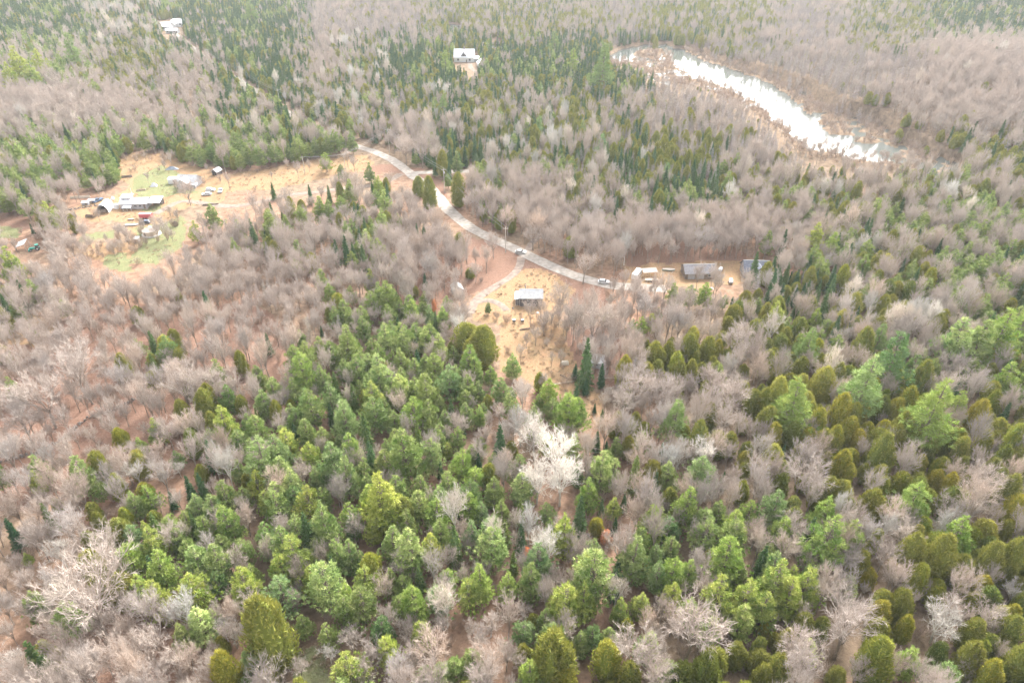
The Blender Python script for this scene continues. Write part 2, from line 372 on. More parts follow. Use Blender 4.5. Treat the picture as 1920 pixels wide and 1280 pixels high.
# ------------------------------------------------------------------ tree prototypes
def unit(v): return v / (np.linalg.norm(v, axis=-1, keepdims=True) + 1e-9)
class TM:   # triangle soup with a per-triangle tint
    def __init__(s): s.t = []; s.c = []; s.m = []
    def blades(s, base, dirs, length, width, tint, m=0):
        n = len(base); d = unit(dirs); r = unit(rng.normal(size=(n, 3))); p = unit(np.cross(d, r))
        L = np.broadcast_to(length, (n,))[:, None]; W = np.broadcast_to(width, (n,))[:, None] * .5
        s.t.append(np.stack([base - p * W, base + p * W, base + d * L], 1)); s.c.append(np.broadcast_to(tint, (n,)).astype(float)); s.m.append(np.full(n, m))
    def tube(s, a, b, ra, rb, n=4, m=0, tint=0.0):
        a = np.asarray(a, float); b = np.asarray(b, float); d = unit(b - a)
        x = unit(np.cross(d, (0, 0, 1) if abs(d[2]) < .9 else (1, 0, 0))); y = np.cross(d, x); T = []
        ring = [x * math.cos(2*math.pi*k/n) + y * math.sin(2*math.pi*k/n) for k in range(n)]
        for k in range(n):
            p, q = ring[k], ring[(k+1) % n]
            T += [[a + p*ra, a + q*ra, b + q*rb], [a + p*ra, b + q*rb, b + p*rb]]
        s.t.append(np.array(T)); s.c.append(np.full(len(T), float(tint))); s.m.append(np.full(len(T), m))
    def mesh(s, name, mats):
        T = np.concatenate(s.t); C = np.concatenate(s.c); Mi = np.concatenate(s.m); n = len(T)
        me = bpy.data.meshes.new(name); me.vertices.add(n * 3); me.vertices.foreach_set('co', T.reshape(-1))
        me.loops.add(n * 3); me.loops.foreach_set('vertex_index', np.arange(n * 3))
        me.polygons.add(n); me.polygons.foreach_set('loop_start', np.arange(0, n * 3, 3)); me.polygons.foreach_set('loop_total', np.full(n, 3))
        a = me.attributes.new('tint', 'FLOAT', 'POINT'); a.data.foreach_set('value', np.repeat(C, 3).astype(np.float32))
        for mm in mats: me.materials.append(mm)
        me.polygons.foreach_set('material_index', Mi.astype(np.int32)); me.update(); return me
def clumps(tm, centers, out, n, L, W, spread=.8, up=.35, tints=None, csize=0.0):
    k = len(centers); c = np.repeat(centers, n, 0) + rng.normal(size=(k * n, 3)) * csize
    d = np.repeat(unit(out), n, 0) * (1 - spread * .5) + rng.normal(size=(k * n, 3)) * spread * .6; d[:, 2] += up
    t = np.repeat(tints if tints is not None else rng.random(k), n) * rng.uniform(.6, 1.0, k * n)
    tm.blades(c, d, rng.uniform(.7, 1.25, k * n) * L, W, t)

# unit heights: every prototype is built at real size for height H and later scaled
def pine(H, Wd, layers, per, n, L, W, base=.28, lump=.25, flat=False):
    pw = rng.uniform(.72, 1.1); gap = rng.random(40)
    cr = TM(); tr = TM(); lean = rng.normal(size=2) * .02 * H
    tr.tube((0,0,-.5), (lean[0]*.5, lean[1]*.5, H*.5), H*.016, H*.011, 5); tr.tube((lean[0]*.5, lean[1]*.5, H*.5), (lean[0], lean[1], H*.93), H*.011, H*.003, 4)
    C = []; O = []; Tn = []
    for i in range(layers):
        f = (i + .5) / layers; z = H * (base + (1 - base) * f)
        prof = (min(1, .62 + f * 1.6) * max(0, 1 - max(0, f - .2) / .82) ** pw if not flat else (1 - f) ** .62 * (0.62 + .38 * math.sin(math.pi * min(1, f * 1.6 + .2))))
        prof = max(.12, prof); nb = max(3, int(per * (.35 + prof)))
        a0 = rng.random() * 6.28
        for k in range(nb):
            if rng.random() < .10: continue
            a = a0 + 6.283 * k / nb + rng.normal() * .22; rr = Wd * .5 * prof * (1 + rng.normal() * lump)
            droop = (-.02 if f > .5 else -.05) * H * rng.random()
            e = np.array([math.cos(a) * rr + lean[0]*f, math.sin(a) * rr + lean[1]*f, z + droop + .12 * rr]); o = np.array([lean[0]*f, lean[1]*f, z])
            tr.tube(o, e * .9 + o * .1, .06 + .003*H, .02, 3)
            m = 1 if rr < 1.3 else (2 if rr < 2.6 else 3)
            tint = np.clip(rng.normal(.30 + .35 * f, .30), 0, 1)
            for q in range(m):
                fr = 1 - q * .3; C.append(o * (1 - fr) + e * fr); v = (e - o) * np.array([1, 1, .4]); O.append(v); Tn.append(tint * (1 - .25 * q))
                if q == 0 and rr > 1.5:
                    for sgn in (-1, 1):
                        side = np.array([-math.sin(a), math.cos(a), 0]) * sgn
                        C.append(e * .88 + o * .12 + side * rr * .28); O.append(v + side * rr * .5); Tn.append(tint * .9)
    C.append(np.array([lean[0], lean[1], H * .96])); O.append(np.array([0, 0, 1.])); Tn.append(.8)
    clumps(cr, np.array(C), np.array(O), n, L, W, .85, .25 if flat else .45, np.array(Tn), L * .22)
    return cr, tr
def cedar(H, Wd, n, L, W, lobes=5):
    cr = TM(); tr = TM(); tr.tube((0,0,-.5), (0,0,H*.9), H*.02, H*.004, 5)
    for lb in range(lobes):
        if lb == 0: c = np.array([0, 0, 0.]); s = 1.0; hh = H
        else:
            a = rng.random() * 6.28; c = np.array([math.cos(a), math.sin(a), 0]) * Wd * .24; s = rng.uniform(.5, .72); hh = H * rng.uniform(.6, .93)
        m = int(n * (1.0 if lb == 0 else .45))
        f = rng.random(m) ** .8; ang = rng.random(m) * 6.283
        prof = np.clip(np.sin(np.pi * np.clip(.5 * (1 - f ** 1.5) ** .9, 0, 1)), 0, 1) ** .6
        prof = np.where(f < .12, prof * (.6 + f * 3.3), prof)
        lumps = 1 + .19 * np.sin(ang * 3 + f * 7 + lb) + .09 * np.sin(ang * 7 - f * 13)
        rr = Wd * .5 * s * prof * lumps * (1 - .25 * rng.random(m) ** 2)
        z = hh * (.06 + .94 * f)
        P = np.stack([c[0] + np.cos(ang) * rr, c[1] + np.sin(ang) * rr, z], 1)
        D = np.stack([np.cos(ang) * .5, np.sin(ang) * .5, np.full(m, .9)], 1) + rng.normal(size=(m, 3)) * .38
        cl = vn = .5 + .5 * np.sin(ang * 4 + f * 11 + lb * 2)
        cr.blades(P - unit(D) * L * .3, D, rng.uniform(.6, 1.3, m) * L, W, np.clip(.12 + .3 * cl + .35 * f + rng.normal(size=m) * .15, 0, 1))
        # inner foliage body keeps the crown opaque
        K = 8; zz = np.array([.05, .3, .6, .85, .99]); ring = [[c + np.array([math.cos(k*2*math.pi/K) * q, math.sin(k*2*math.pi/K) * q, 0]) + np.array([0, 0, hh * z0]) for k in range(K)] for z0, q in zip(zz, Wd * .5 * s * .78 * np.array([.6, .98, .86, .52, .02]))]
        T = []
        for i in range(len(ring) - 1):
            for k in range(K):
                k2 = (k+1) % K; T += [[ring[i][k], ring[i][k2], ring[i+1][k2]], [ring[i][k], ring[i+1][k2], ring[i+1][k]]]
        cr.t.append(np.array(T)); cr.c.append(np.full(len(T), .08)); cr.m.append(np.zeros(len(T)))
    return cr, tr
def spruce(H, Wd, lev, per, L, W, base=.08):
    cr = TM(); tr = TM(); tr.tube((0,0,-.5), (0,0,H*.97), H*.014, H*.002, 4); B = []; D = []; T = []; LL = []
    for i in range(lev):
        f = (i + rng.random() * .6) / lev; z = H * (base + (1 - base) * f); R0 = Wd * .5 * (1 - f) ** .85 * rng.uniform(.8, 1.15) + .08
        for k in range(max(4, int(per * (.4 + .6 * (1 - f))))):
            a = rng.random() * 6.283; rr = R0 * rng.uniform(.75, 1.1); dv = np.array([math.cos(a), math.sin(a), -.28 + .5 * f])
            tint = np.clip(rng.normal(.3, .25), 0, 1)
            for q in (.25, .5, .75):
                for s_ in (-1, 0, 1):
                    side = np.array([-math.sin(a), math.cos(a), 0]) * s_ * .55
                    B.append(np.array([0, 0, z]) + dv * rr * q); D.append(dv + side + rng.normal(size=3) * .12); T.append(tint * (.5 + .5*q)); LL.append(L * (1.15 - .5 * q) * (.5 + .5 * (1 - f)))
    cr.blades(np.array(B), np.array(D), np.array(LL), W, np.array(T)); cr.tube((0,0,H*.9), (0,0,H), .1, .01, 3)
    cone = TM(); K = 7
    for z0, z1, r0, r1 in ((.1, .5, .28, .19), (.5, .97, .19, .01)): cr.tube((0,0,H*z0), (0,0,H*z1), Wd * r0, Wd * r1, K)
    return cr, tr
def hardwood(H, Wd, l1, l2, l3, l4, tw, fork=.3, upb=.5, twl=1.3, droop=0.0, curl=.12):
    cr = TM(); tr = TM(); TB = []; TD = []; TL = []; TW = []; TT = []
    top = np.array([rng.normal() * .02 * H, rng.normal() * .02 * H, H * fork]); tr.tube((0,0,-.5), top, H*.020, H*.015, 6)
    def rec(p, d, L, r, lev):
        nseg = 3 if lev == 1 else 2; pts = [p]; dd = d.copy()
        for s_ in range(nseg):
            dd = unit(dd + rng.normal(size=3) * curl + np.array([0, 0, upb * .16 - droop])); pts.append(pts[-1] + dd * L / nseg)
        for s_ in range(nseg):
            ra = r * (1 - s_ / nseg * .6); rb = r * (1 - (s_ + 1) / nseg * .6)
            (tr if lev == 1 else cr).tube(pts[s_], pts[s_+1], ra, rb, 4 if lev == 1 else 3, 0, .15 if lev > 1 else 0) if lev <= 2 else None
            if lev == 3:
                for _ in range(2): TB.append(pts[s_]); TD.append(pts[s_+1] - pts[s_]); TL.append(L / nseg * 1.15); TW.append(r * 2); TT.append(.3)
        cnt = {1: l2, 2: l3, 3: l4}[lev]
        for k in range(cnt):
            f = .25 + .75 * (k + rng.random()) / cnt; i = min(nseg - 1, int(f * nseg)); q = pts[i] + (pts[i+1] - pts[i]) * (f * nseg - i if f * nseg - i <= 1 else 1)
            nd = unit(dd * .9 + unit(rng.normal(size=3)) * .85 + np.array([0, 0, .22]))
            if lev < 3: rec(q, nd, L * rng.uniform(.45, .68) * (1.15 - .4 * f), r * .5, lev + 1)
            else: TB.append(q); TD.append(nd + rng.normal(size=3) * .2); TL.append(twl * rng.uniform(.6, 1.3)); TW.append(tw); TT.append(rng.random())
    for k in range(l1):
        a = 6.283 * (k + rng.random() * .7) / l1; tilt = rng.uniform(.25, 1.0) * Wd / H * 1.35
        d = unit(np.array([math.cos(a) * tilt, math.sin(a) * tilt, 1.0])); zz = top * rng.uniform(.75, 1.0) if k % 2 else top
        rec(zz, d, H * rng.uniform(.42, .56), H * .0085, 1)
    rec(top, unit(np.array([rng.normal()*.1, rng.normal()*.1, 1.])), H * .58, H * .010, 1)
    cr.blades(np.array(TB), np.array(TD), np.array(TL), np.array(TW), np.array(TT)); return cr, tr
def larch(H, Wd, lev, per, tw, base=.18):
    cr = TM(); tr = TM(); tr.tube((0,0,-.5), (0,0,H), H*.011, .02, 4); B = []; D = []; L = []; T = []
    for i in range(lev):
        f = (i + rng.random()) / lev; z = H * (base + (1 - base) * f); R0 = Wd * .5 * (1 - f) ** .75 + .15
        for k in range(per):
            a = rng.random() * 6.283; d = np.array([math.cos(a), math.sin(a), rng.uniform(.0, .5)]); rr = R0 * rng.uniform(.6, 1.15); B.append((0, 0, z)); D.append(d); L.append(rr); T.append(.2)
            for q in range(3):
                p = np.array([0, 0, z]) + unit(d) * rr * rng.uniform(.3, .95); B.append(p); D.append(d + rng.normal(size=3) * .7); L.append(rr * .5); T.append(rng.random())
    cr.blades(np.array(B, float), np.array(D), np.array(L), tw, np.array(T)); return cr, tr
def bush(H, Wd, n, tw, upb=1.0):
    cr = TM(); B = []; D = []; L = []; T = []
    for k in range(n):
        a = rng.random() * 6.283; r = Wd * .5 * rng.random() ** .6; t = rng.random(); p = np.array([math.cos(a) * r * (.3 + .6 * t), math.sin(a) * r * (.3 + .6 * t), H * .65 * t])
        B.append(p); D.append(np.array([math.cos(a) * .5 * r / Wd * 2, math.sin(a) * .5 * r / Wd * 2, upb]) + rng.normal(size=3) * .35); L.append(H * rng.uniform(.25, .55)); T.append(rng.random())
    cr.blades(np.array(B), np.array(D), np.array(L), tw, np.array(T)); return cr, None

PRO = {}   # kind -> dict(near=[(crown_mesh, trunk_mesh)], joined=[mesh], H, W, zc)
def proto(kind, makers, far, mats, H, W, zc):
    tm_, cm_ = mats; near = []; joined = []
    for i, f in enumerate(makers):
        cr, tr = f(); near.append((cr.mesh(kind + '_crown', [cm_]), tr.mesh(kind + '_trunk', [tm_]) if tr else None)); joined.append(jo(kind, cr, tr, cm_, tm_))
    fj = []
    for f in far: cr, tr = f(); fj.append(jo(kind + '_far', cr, tr, cm_, tm_))
    PRO[kind] = dict(near=near, joined=joined, far=fj or joined, H=H, W=W, zc=zc)
def jo(name, cr, tr, cm_, tm_):
    a = TM(); a.t = cr.t + (tr.t if tr else []); a.c = cr.c + (tr.c if tr else []); a.m = [np.zeros(len(x)) for x in cr.t] + ([np.ones(len(x)) for x in tr.t] if tr else [])
    return a.mesh(name, [cm_, tm_])
P_ = lambda **k: (lambda: pine(**k))
proto('pine_tree', [P_(H=16, Wd=7.6, layers=14, per=9, n=19, L=.74, W=.22, base=.12, lump=.3)] * 6 + [P_(H=16, Wd=8.2, layers=12, per=8, n=19, L=.80, W=.23, base=.16, lump=.42)] * 4,
      [P_(H=16, Wd=7.6, layers=8, per=6, n=8, L=1.4, W=.6, base=.14)] * 3, (M['trunk'], M['pine']), 16, 8.4, .55)
proto('tall_pine_tree', [P_(H=23, Wd=13, layers=12, per=8, n=18, L=1.15, W=.22, base=.25, lump=.28, flat=True)] * 4,
      [P_(H=23, Wd=12, layers=9, per=6, n=8, L=1.7, W=.6, base=.3, flat=True)] * 2, (M['trunk'], M['bigpine']), 23, 12.5, .6)
proto('cedar_tree', [lambda: cedar(11, 6.2, 1500, .75, .26, 7)] * 3 + [lambda: cedar(13, 5.6, 1500, .8, .26, 5)] * 3, [lambda: cedar(11, 6.0, 420, 1.2, .55, 4)] * 3, (M['trunk'], M['cedar']), 11, 6.6, .55)
proto('spruce_tree', [lambda: spruce(15, 6.0, 30, 13, .95, .36)] * 4, [lambda: spruce(15, 6.0, 13, 7, 1.7, .8)] * 3, (M['trunk'], M['spruce']), 15, 5.6, .45)
proto('bare_tree', [lambda: hardwood(15, 9, 7, 6, 6, 10, .06)] * 5 + [lambda: hardwood(16, 6.5, 6, 6, 6, 10, .06, .35)] * 3,
      [lambda: hardwood(15, 9, 6, 5, 5, 5, .14, twl=1.7)] * 4, (M['trunkg'], M['bare']), 15.5, 9.5, .62)
proto('poplar_tree', [lambda: hardwood(16, 7.0, 6, 6, 6, 10, .07, .3, curl=.15)] * 4, [lambda: hardwood(16, 6.5, 5, 5, 4, 4, .15, .3, twl=1.6)] * 2, (M['birch'], M['birch']), 16, 8.0, .6)
proto('larch_tree', [lambda: larch(13, 4.4, 34, 9, .07)] * 4, [lambda: larch(13, 4.6, 20, 6, .16)] * 3, (M['trunkg'], M['larch']), 13, 4.4, .5)
proto('brush', [lambda: bush(3.4, 3.6, 260, .06)] * 3, [lambda: bush(4, 4.4, 90, .17)] * 2, (M['brush'], M['brush']), 3.4, 3.6, .5)
proto('grass_tuft', [lambda: bush(.7, 1.6, 60, .09, .6)] * 2, [], (M['straw'], M['straw']), .7, 1.6, .5)

# ------------------------------------------------------------------ trees placed one by one: kind, crown centre px, crown width px, tint
PL = """P 729 593 28 n|P 749 582 25 n|P 771 590 30 g|P 756 636 45 n|P 725 636 36 p|P 680 617 30 n|P 829 596 30 g|P 806 593 24 b|P 597 652 30 n|P 652 652 48 n|P 669 692 42 n|P 697 652 25 n|P 798 638 32 p|P 823 658 32 p|P 851 664 24 n|P 880 680 45 g|P 570 703 48 g|P 711 709 46 p|P 843 720 42 b|P 801 737 45 n|P 891 700 30 g|P 919 703 26 g|S 629 723 22 o|S 663 748 24 o|P 621 748 36 b|P 697 748 44 y|P 753 742 34 n|P 702 776 46 n|P 776 776 44 g|P 584 770 46 n|P 556 787 32 d|P 646 793 50 b|S 686 813 34 o|P 896 737 26 n|P 899 779 26 g|P 956 762 30 p|P 958 737 18 d|P 961 683 32 p|P 835 785 26 n|P 806 804 22 n|S 587 830 28 o|P 582 858 38 y|P 624 872 56 b|P 657 852 46 g|P 762 855 68 n|S 784 824 24 o|P 839 844 22 y|P 868 875 38 g|S 897 869 18 d|S 826 883 16 d|P 927 866 22 n|P 902 835 22 n|S 634 622 13 d|S 553 627 9 d|S 603 622 9 d|S 868 804 15 d|P 915 578 12 d|C 874 622 56 n|C 906 640 60 n|C 888 655 46 n
P 317 660 36 d|S 290 690 22 o|C 245 687 13 n|S 503 647 18 n|C 453 687 26 n|P 427 750 36 d|C 387 763 38 n|P 293 807 34 y|P 265 837 24 g|P 422 803 46 y|P 483 807 42 n|P 493 867 60 b|C 187 877 40 n|S 197 890 22 b|P 333 863 24 d|P 63 623 16 n|S 13 580 22 d|P 25 500 40 y|C 520 780 26 n|C 455 765 26 n
S 1128 706 20 d|C 1012 716 22 g|P 1029 741 36 g|P 1012 758 24 n|S 1080 747 22 n|P 1035 769 30 n|P 1066 783 48 g|P 1084 778 32 g|P 1077 842 36 g|P 1083 893 26 d|S 1129 780 12 n|S 1115 766 9 d|C 1208 808 28 n|C 1170 702 32 y|T 1265 790 58 n|S 1239 856 22 d|S 1355 902 16 d|S 1228 910 24 n|P 1125 887 46 p|S 1190 893 34 o|P 1154 842 26 n|C 1178 842 28 n|S 1136 845 16 d|S 1119 831 20 d|P 1102 927 42 g|P 1150 885 32 p|P 981 915 46 p|P 925 924 40 n|P 939 960 36 n|S 1170 944 17 n|S 1128 955 18 n|P 1150 952 30 y|C 1119 986 28 y|S 1153 986 16 d|P 1288 958 50 g|P 1313 887 50 b|P 1347 963 38 n|C 1367 831 32 p|C 1319 741 24 n|C 1277 752 18 n|C 1226 671 40 n|C 1294 705 30 n|C 1327 662 34 n|C 1291 657 36 n|C 1344 665 24 y|C 1361 671 24 n|C 1381 657 30 n|C 1392 700 24 n|S 976 965 26 o
P 1454 599 32 y|T 1513 655 46 n|T 1622 717 88 p|T 1490 754 80 y|T 1749 770 100 y|T 1677 672 80 d|T 1648 635 40 n|T 1795 763 44 y|P 1831 645 60 n|P 1874 626 70 g|P 1910 619 50 g|P 1792 645 60 p|P 1884 717 44 g|P 1918 720 30 g|C 1543 724 44 p|C 1569 710 30 p|C 1431 763 34 n|C 1411 757 34 n|C 1392 796 22 n|C 1438 796 40 n|C 1572 786 44 y|C 1595 796 36 n|C 1615 783 26 y|C 1530 803 40 y|C 1543 832 40 n|C 1517 822 34 y|C 1562 832 34 y|C 1589 813 40 y|C 1605 832 34 y|C 1644 829 42 n|C 1674 829 40 n|C 1687 813 44 n|C 1707 822 40 n|C 1743 849 30 n|C 1723 875 28 y|C 1549 868 26 n|C 1576 875 36 y|C 1589 891 30 y|C 1618 888 24 n|C 1648 862 50 n|C 1799 849 36 p|C 1448 822 34 y|S 1467 852 16 b|C 1395 862 26 p|C 1389 927 30 g|C 1635 944 48 n|P 1707 950 54 g|C 1723 724 40 n|C 1615 655 40 n|P 1530 600 26 g|C 1654 580 30 n|C 1753 619 34 n|S 1881 783 24 n|C 1831 786 40 y|C 1825 921 26 y|C 1753 904 30 y|C 1904 957 50 y|C 1907 862 40 n
P 72 907 28 y|C 107 947 20 n|S 92 973 28 o|S 27 1003 30 d|P 50 1047 18 g|C 187 983 26 n|P 247 1003 34 b|P 273 993 24 y|S 293 990 28 o|P 290 1027 46 y|P 250 1057 48 g|P 307 1073 52 g|P 333 1013 36 n|P 280 933 36 g|S 357 920 26 n|S 323 940 18 d|P 400 957 46 n|P 430 983 46 g|P 457 937 30 n|P 483 913 36 y|P 497 943 32 y|P 520 950 46 n|P 553 940 34 d|P 610 993 60 n|P 607 940 30 n|C 177 1067 48 n|P 72 1140 40 n|P 413 1057 48 n|P 550 1043 62 y|P 460 1103 56 y|P 533 1073 50 y|P 527 1113 60 b|P 363 1110 62 y|P 407 1093 36 d|P 290 1120 54 y|P 613 1100 64 p|C 313 1157 22 y|C 418 1213 26 n|C 507 1206 92 n|C 430 1275 60 y|S 80 1253 56 o
P 650 903 50 n|P 720 940 76 y|P 733 963 50 g|P 820 963 44 g|P 700 993 36 y|P 737 1017 50 p|P 773 1040 62 p|P 660 993 30 d|P 657 1047 44 n|P 687 1093 46 y|P 650 1147 46 n|P 777 1137 50 g|P 837 1087 40 g|P 880 1117 44 y|S 787 1090 28 o|S 853 1027 40 o|P 887 1010 40 b|P 923 1033 54 p|S 947 1003 28 o|P 880 957 40 g|P 903 963 32 b|S 977 1012 28 n|P 1010 1053 60 b|P 997 1093 50 n|P 953 1100 40 g|S 963 1057 24 o|P 1057 1007 54 y|P 1030 993 26 g|S 1025 1013 16 n|P 1113 1080 76 p|P 1057 1137 64 y|P 1093 1130 50 y|P 1187 1053 60 n|P 1223 980 50 g|P 1203 1013 40 g|P 1230 1040 36 b|P 1233 1083 40 b|P 1260 1080 44 g|P 1200 1133 40 y|P 1260 1120 40 y|P 1163 1150 36 y|C 1000 1167 26 n|C 980 1227 34 n|C 1037 1230 80 n|C 1137 1243 60 y|C 1057 1273 50 y|P 867 1077 16 g
P 1323 1007 46 n|P 1403 963 34 g|P 1360 1057 60 g|P 1463 1003 46 g|S 1427 1060 36 n|P 1543 1023 72 g|P 1347 1127 60 y|P 1397 1120 60 y|P 1453 1093 70 y|P 1480 1120 60 y|P 1507 1100 60 y|P 1430 1147 50 y|P 1293 1073 40 g|C 1613 1057 40 n|C 1628 1080 30 y|C 1700 1050 50 n|P 1793 1007 60 g|C 1757 1053 60 n|C 1850 1060 50 n|C 1890 1060 50 n|C 1717 1093 44 g|C 1687 1137 44 n|C 1650 1150 40 y|C 1693 1180 34 y|C 1433 1180 22 y|C 1380 1223 40 n|C 1450 1200 20 y|C 1637 1243 70 g|P 1700 1237 50 g|C 1823 1130 28 y|C 1890 1190 50 n|C 1813 1240 50 n|C 1903 1260 60 n|C 1847 1275 50 y|C 1433 1267 40 n
P 507 427 34 n|P 537 425 22 n|P 565 412 24 n|S 512 360 13 n|P 611 302 20 g|P 557 292 14 n|P 640 322 16 d|P 655 360 26 n|S 617 367 14 o|P 692 325 18 n|P 710 352 22 g|P 722 380 24 p|P 705 377 20 n|P 717 420 26 p|P 675 415 20 n|P 687 455 26 p|P 660 490 20 n|S 600 442 10 d|S 795 440 14 n|S 782 440 15 n|C 785 350 22 n|C 805 367 28 n|S 816 314 14 d|C 830 310 24 n|C 860 360 30 n|P 635 522 14 g|P 695 530 24 y|S 797 530 14 d|C 882 507 18 n|P 95 410 30 y|P 400 412 26 n|P 367 437 20 y|P 465 457 16 g|P 397 290 16 d|S 60 430 8 d
P 1438 457 22 n|P 1322 557 26 g|P 1357 565 16 n|S 1372 570 11 d|P 1420 572 20 n|S 1460 537 18 d|S 1482 522 10 d|S 1505 552 16 d|S 1490 560 16 d|S 1475 575 16 n|S 1530 560 20 n|P 1200 615 26 g|P 1220 605 24 y|P 1235 587 14 n|P 1140 592 16 y|P 1185 615 18 b|P 1525 455 34 y|P 1560 470 30 g|P 1620 500 30 n|P 1590 455 26 n|C 1600 575 30 p|C 1680 545 26 n
T 1130 130 44 n|T 1075 118 24 y|T 1040 78 24 n|T 135 100 34 n|T 108 30 18 y|T 470 22 26 n|P 180 175 20 n|P 290 175 16 d|P 325 185 15 n|T 1010 240 26 b|T 830 200 22 n|T 1130 275 30 b|T 835 115 26 y|T 1250 325 26 b|P 40 130 36 y|P 20 145 34 y|P 60 145 30 y|P 75 120 26 y|P 30 115 24 y|T 1470 395 26 y|T 1640 400 34 y
B 160 1130 150 n|B 1300 1180 110 n|B 1190 1215 90 n|B 1590 1180 105 n|B 1500 1215 90 n|W 1765 1165 84 n|B 1855 1165 60 p|W 112 1035 62 n|W 22 1240 56 n|W 252 885 52 n|W 335 880 26 n|W 1003 815 56 w|W 1042 845 64 w|W 1008 900 56 w|W 1052 900 62 w|W 1316 848 46 w|B 1190 730 60 n|B 1240 742 66 n|B 1170 760 50 n|B 1340 720 56 n|B 1372 745 66 n|B 1355 785 60 n|B 1505 890 76 n|B 1425 880 50 n|B 345 725 64 n|B 400 715 54 n|B 75 740 90 n|B 150 700 80 n|B 140 660 60 n|B 40 790 60 n|B 1490 990 60 n|B 1300 900 40 n|B 1385 640 60 n|B 280 1210 80 n|B 330 1240 60 n|B 560 1250 40 n|W 617 1225 40 p|B 700 1230 50 n|B 760 1180 46 n|B 830 1170 40 n|B 920 1170 44 n|B 660 1200 46 n|B 980 1150 34 n|W 420 1180 50 p|W 440 1190 40 p|B 195 1020 60 n|B 1110 610 64 n|B 1050 560 44 n|B 700 590 30 n|B 790 280 40 n|B 760 275 40 n|B 820 290 34 n|W 1725 580 36 n|W 1590 630 34 n|W 1545 355 36 n|W 1110 320 30 n|W 1150 320 26 n|W 680 215 26 n|W 735 205 24 n|W 595 180 18 n|W 560 155 22 n|W 675 145 24 n|W 860 215 24 n|B 350 355 36 n|B 925 455 36 n|B 1000 440 36 n|B 1095 500 40 n|W 1140 735 22 p|W 945 800 30 n|W 1900 1110 50 p|B 1690 1010 60 n|B 1850 900 70 n|B 1790 690 50 n|B 1780 960 60 n|R 987 1032 13 o|R 812 570 16 r|R 1137 1005 22 r"""
KN = {'P': 'pine_tree', 'T': 'tall_pine_tree', 'C': 'cedar_tree', 'S': 'spruce_tree', 'B': 'bare_tree', 'W': 'poplar_tree', 'R': 'rusty_tree'}
TINT = {'n': (1,1,1), 'g': (1.08,1.12,.88), 'y': (1.28,1.18,.88), 'p': (1.35,1.3,1.4), 'b': (1.0,1.06,1.25), 'd': (.68,.8,.82), 'o': (1.6,1.3,1.0), 'r': (1,1,1), 'w': (1.3,1.3,1.3)}
proto('rusty_tree', [lambda: cedar(7, 4.0, 500, .45, .2, 3)] * 1, [], (M['trunk'], M['rust']), 7, 4.0, .55)
# landmarks for descriptions: px, py, phrase
LMK = [(995,560,'grey cabin'),(858,545,'pale driveway shed'),(277,437,'round yurt'),(260,378,'long farmhouse'),(194,386,'white hoop shed'),(350,340,'farmyard house'),
       (1415,505,'gabled house'),(1312,512,'long grey garage'),(1192,512,'camper trailer'),(870,105,'white house'),(315,48,'far white buildings'),
       (1028,870,'big white poplars'),(507,1210,'giant round cedar'),(160,1130,'huge grey maple'),(1094,675,'tall spruce by the hut'),(1622,717,'pale layered pine'),(1490,754,'bright feathery pine'),(1749,770,'big yellow pine'),
       (890,630,'twin driveway cedars'),(833,340,'road bend pole'),(730,265,'upper road pole'),(40,462,'white tarp frame'),(1400,150,'open river'),(1200,100,'river bend'),(1560,250,'rusty marsh tuft'),
       (1113,1080,'large pale lower pine'),(923,1033,'tufted pale pine'),(762,855,'broad central pine'),(1316,848,'small white poplar'),(1420,1120,'yellow-green pine thicket'),(1600,830,'golden cedar stand'),
       (110,1035,'white leaning branches'),(1300,1190,'large bottom maple'),(1765,1165,'pale corner poplar'),(570,703,'lone outlying pine'),(1068,717,'pale fallen log'),(140,800,'old stone wall'),(1130,130,'tall riverside pine'),(816,314,'side road spruce'),
       (775,325,'road junction'),(600,310,'straw field'),(740,960,'yellowish pine group'),(40,130,'upper left pine clump'),(1870,640,'right edge pine clump'),(1860,180,'wooded hill'),(650,652,'topmost round pine'),(1350,660,'olive cedar clump'),(400,620,'thin pink woods'),(1543,1023,'bright lower pine'),(1290,958,'soft green pine'),
       (397,112,'farthest utility pole'),(458,152,'middle far pole'),(528,195,'lower far pole'),(1700,285,'flooded marsh edge'),(1110,320,'white poplar row'),(700,205,'far white poplars'),(1250,325,'blue-green roadside pine'),(1545,355,'far right white poplar'),(1640,400,'right pale tall pine'),(1010,240,'tall far pine'),(310,330,'upper lawn'),(1725,580,'right white poplar'),(925,80,'small river pond'),(850,50,'far pond'),(40,300,'left edge pine wood'),(70,25,'dark top left conifers'),(210,45,'far pale birch belt'),(250,90,'far olive cedars'),(600,70,'far grey hardwoods'),(1700,30,'topmost dark conifers'),(1350,230,'near swamp larches'),(1620,130,'far swamp larches'),(640,140,'white birches left of the house'),(780,180,'conifers below the house')]
ADJ = {'n': '', 'g': 'bright green ', 'y': 'yellow-green ', 'p': 'pale ', 'b': 'blue-green ', 'd': 'dark ', 'w': '', 'o': 'olive ', 'r': 'rust-red '}
DESC = {'pine_tree': 'bushy white pine', 'tall_pine_tree': 'tall layered pine', 'cedar_tree': 'dense cedar', 'spruce_tree': 'narrow spruce', 'bare_tree': 'bare grey-brown hardwood', 'poplar_tree': 'bare white poplar', 'larch_tree': 'bare grey larch', 'rusty_tree': 'small tree in autumn leaf', 'shrub': 'bare shrub'}
CAT = {'pine_tree': 'pine tree', 'tall_pine_tree': 'pine tree', 'cedar_tree': 'cedar tree', 'spruce_tree': 'spruce tree', 'bare_tree': 'bare tree', 'poplar_tree': 'poplar tree', 'larch_tree': 'larch tree', 'rusty_tree': 'autumn tree'}
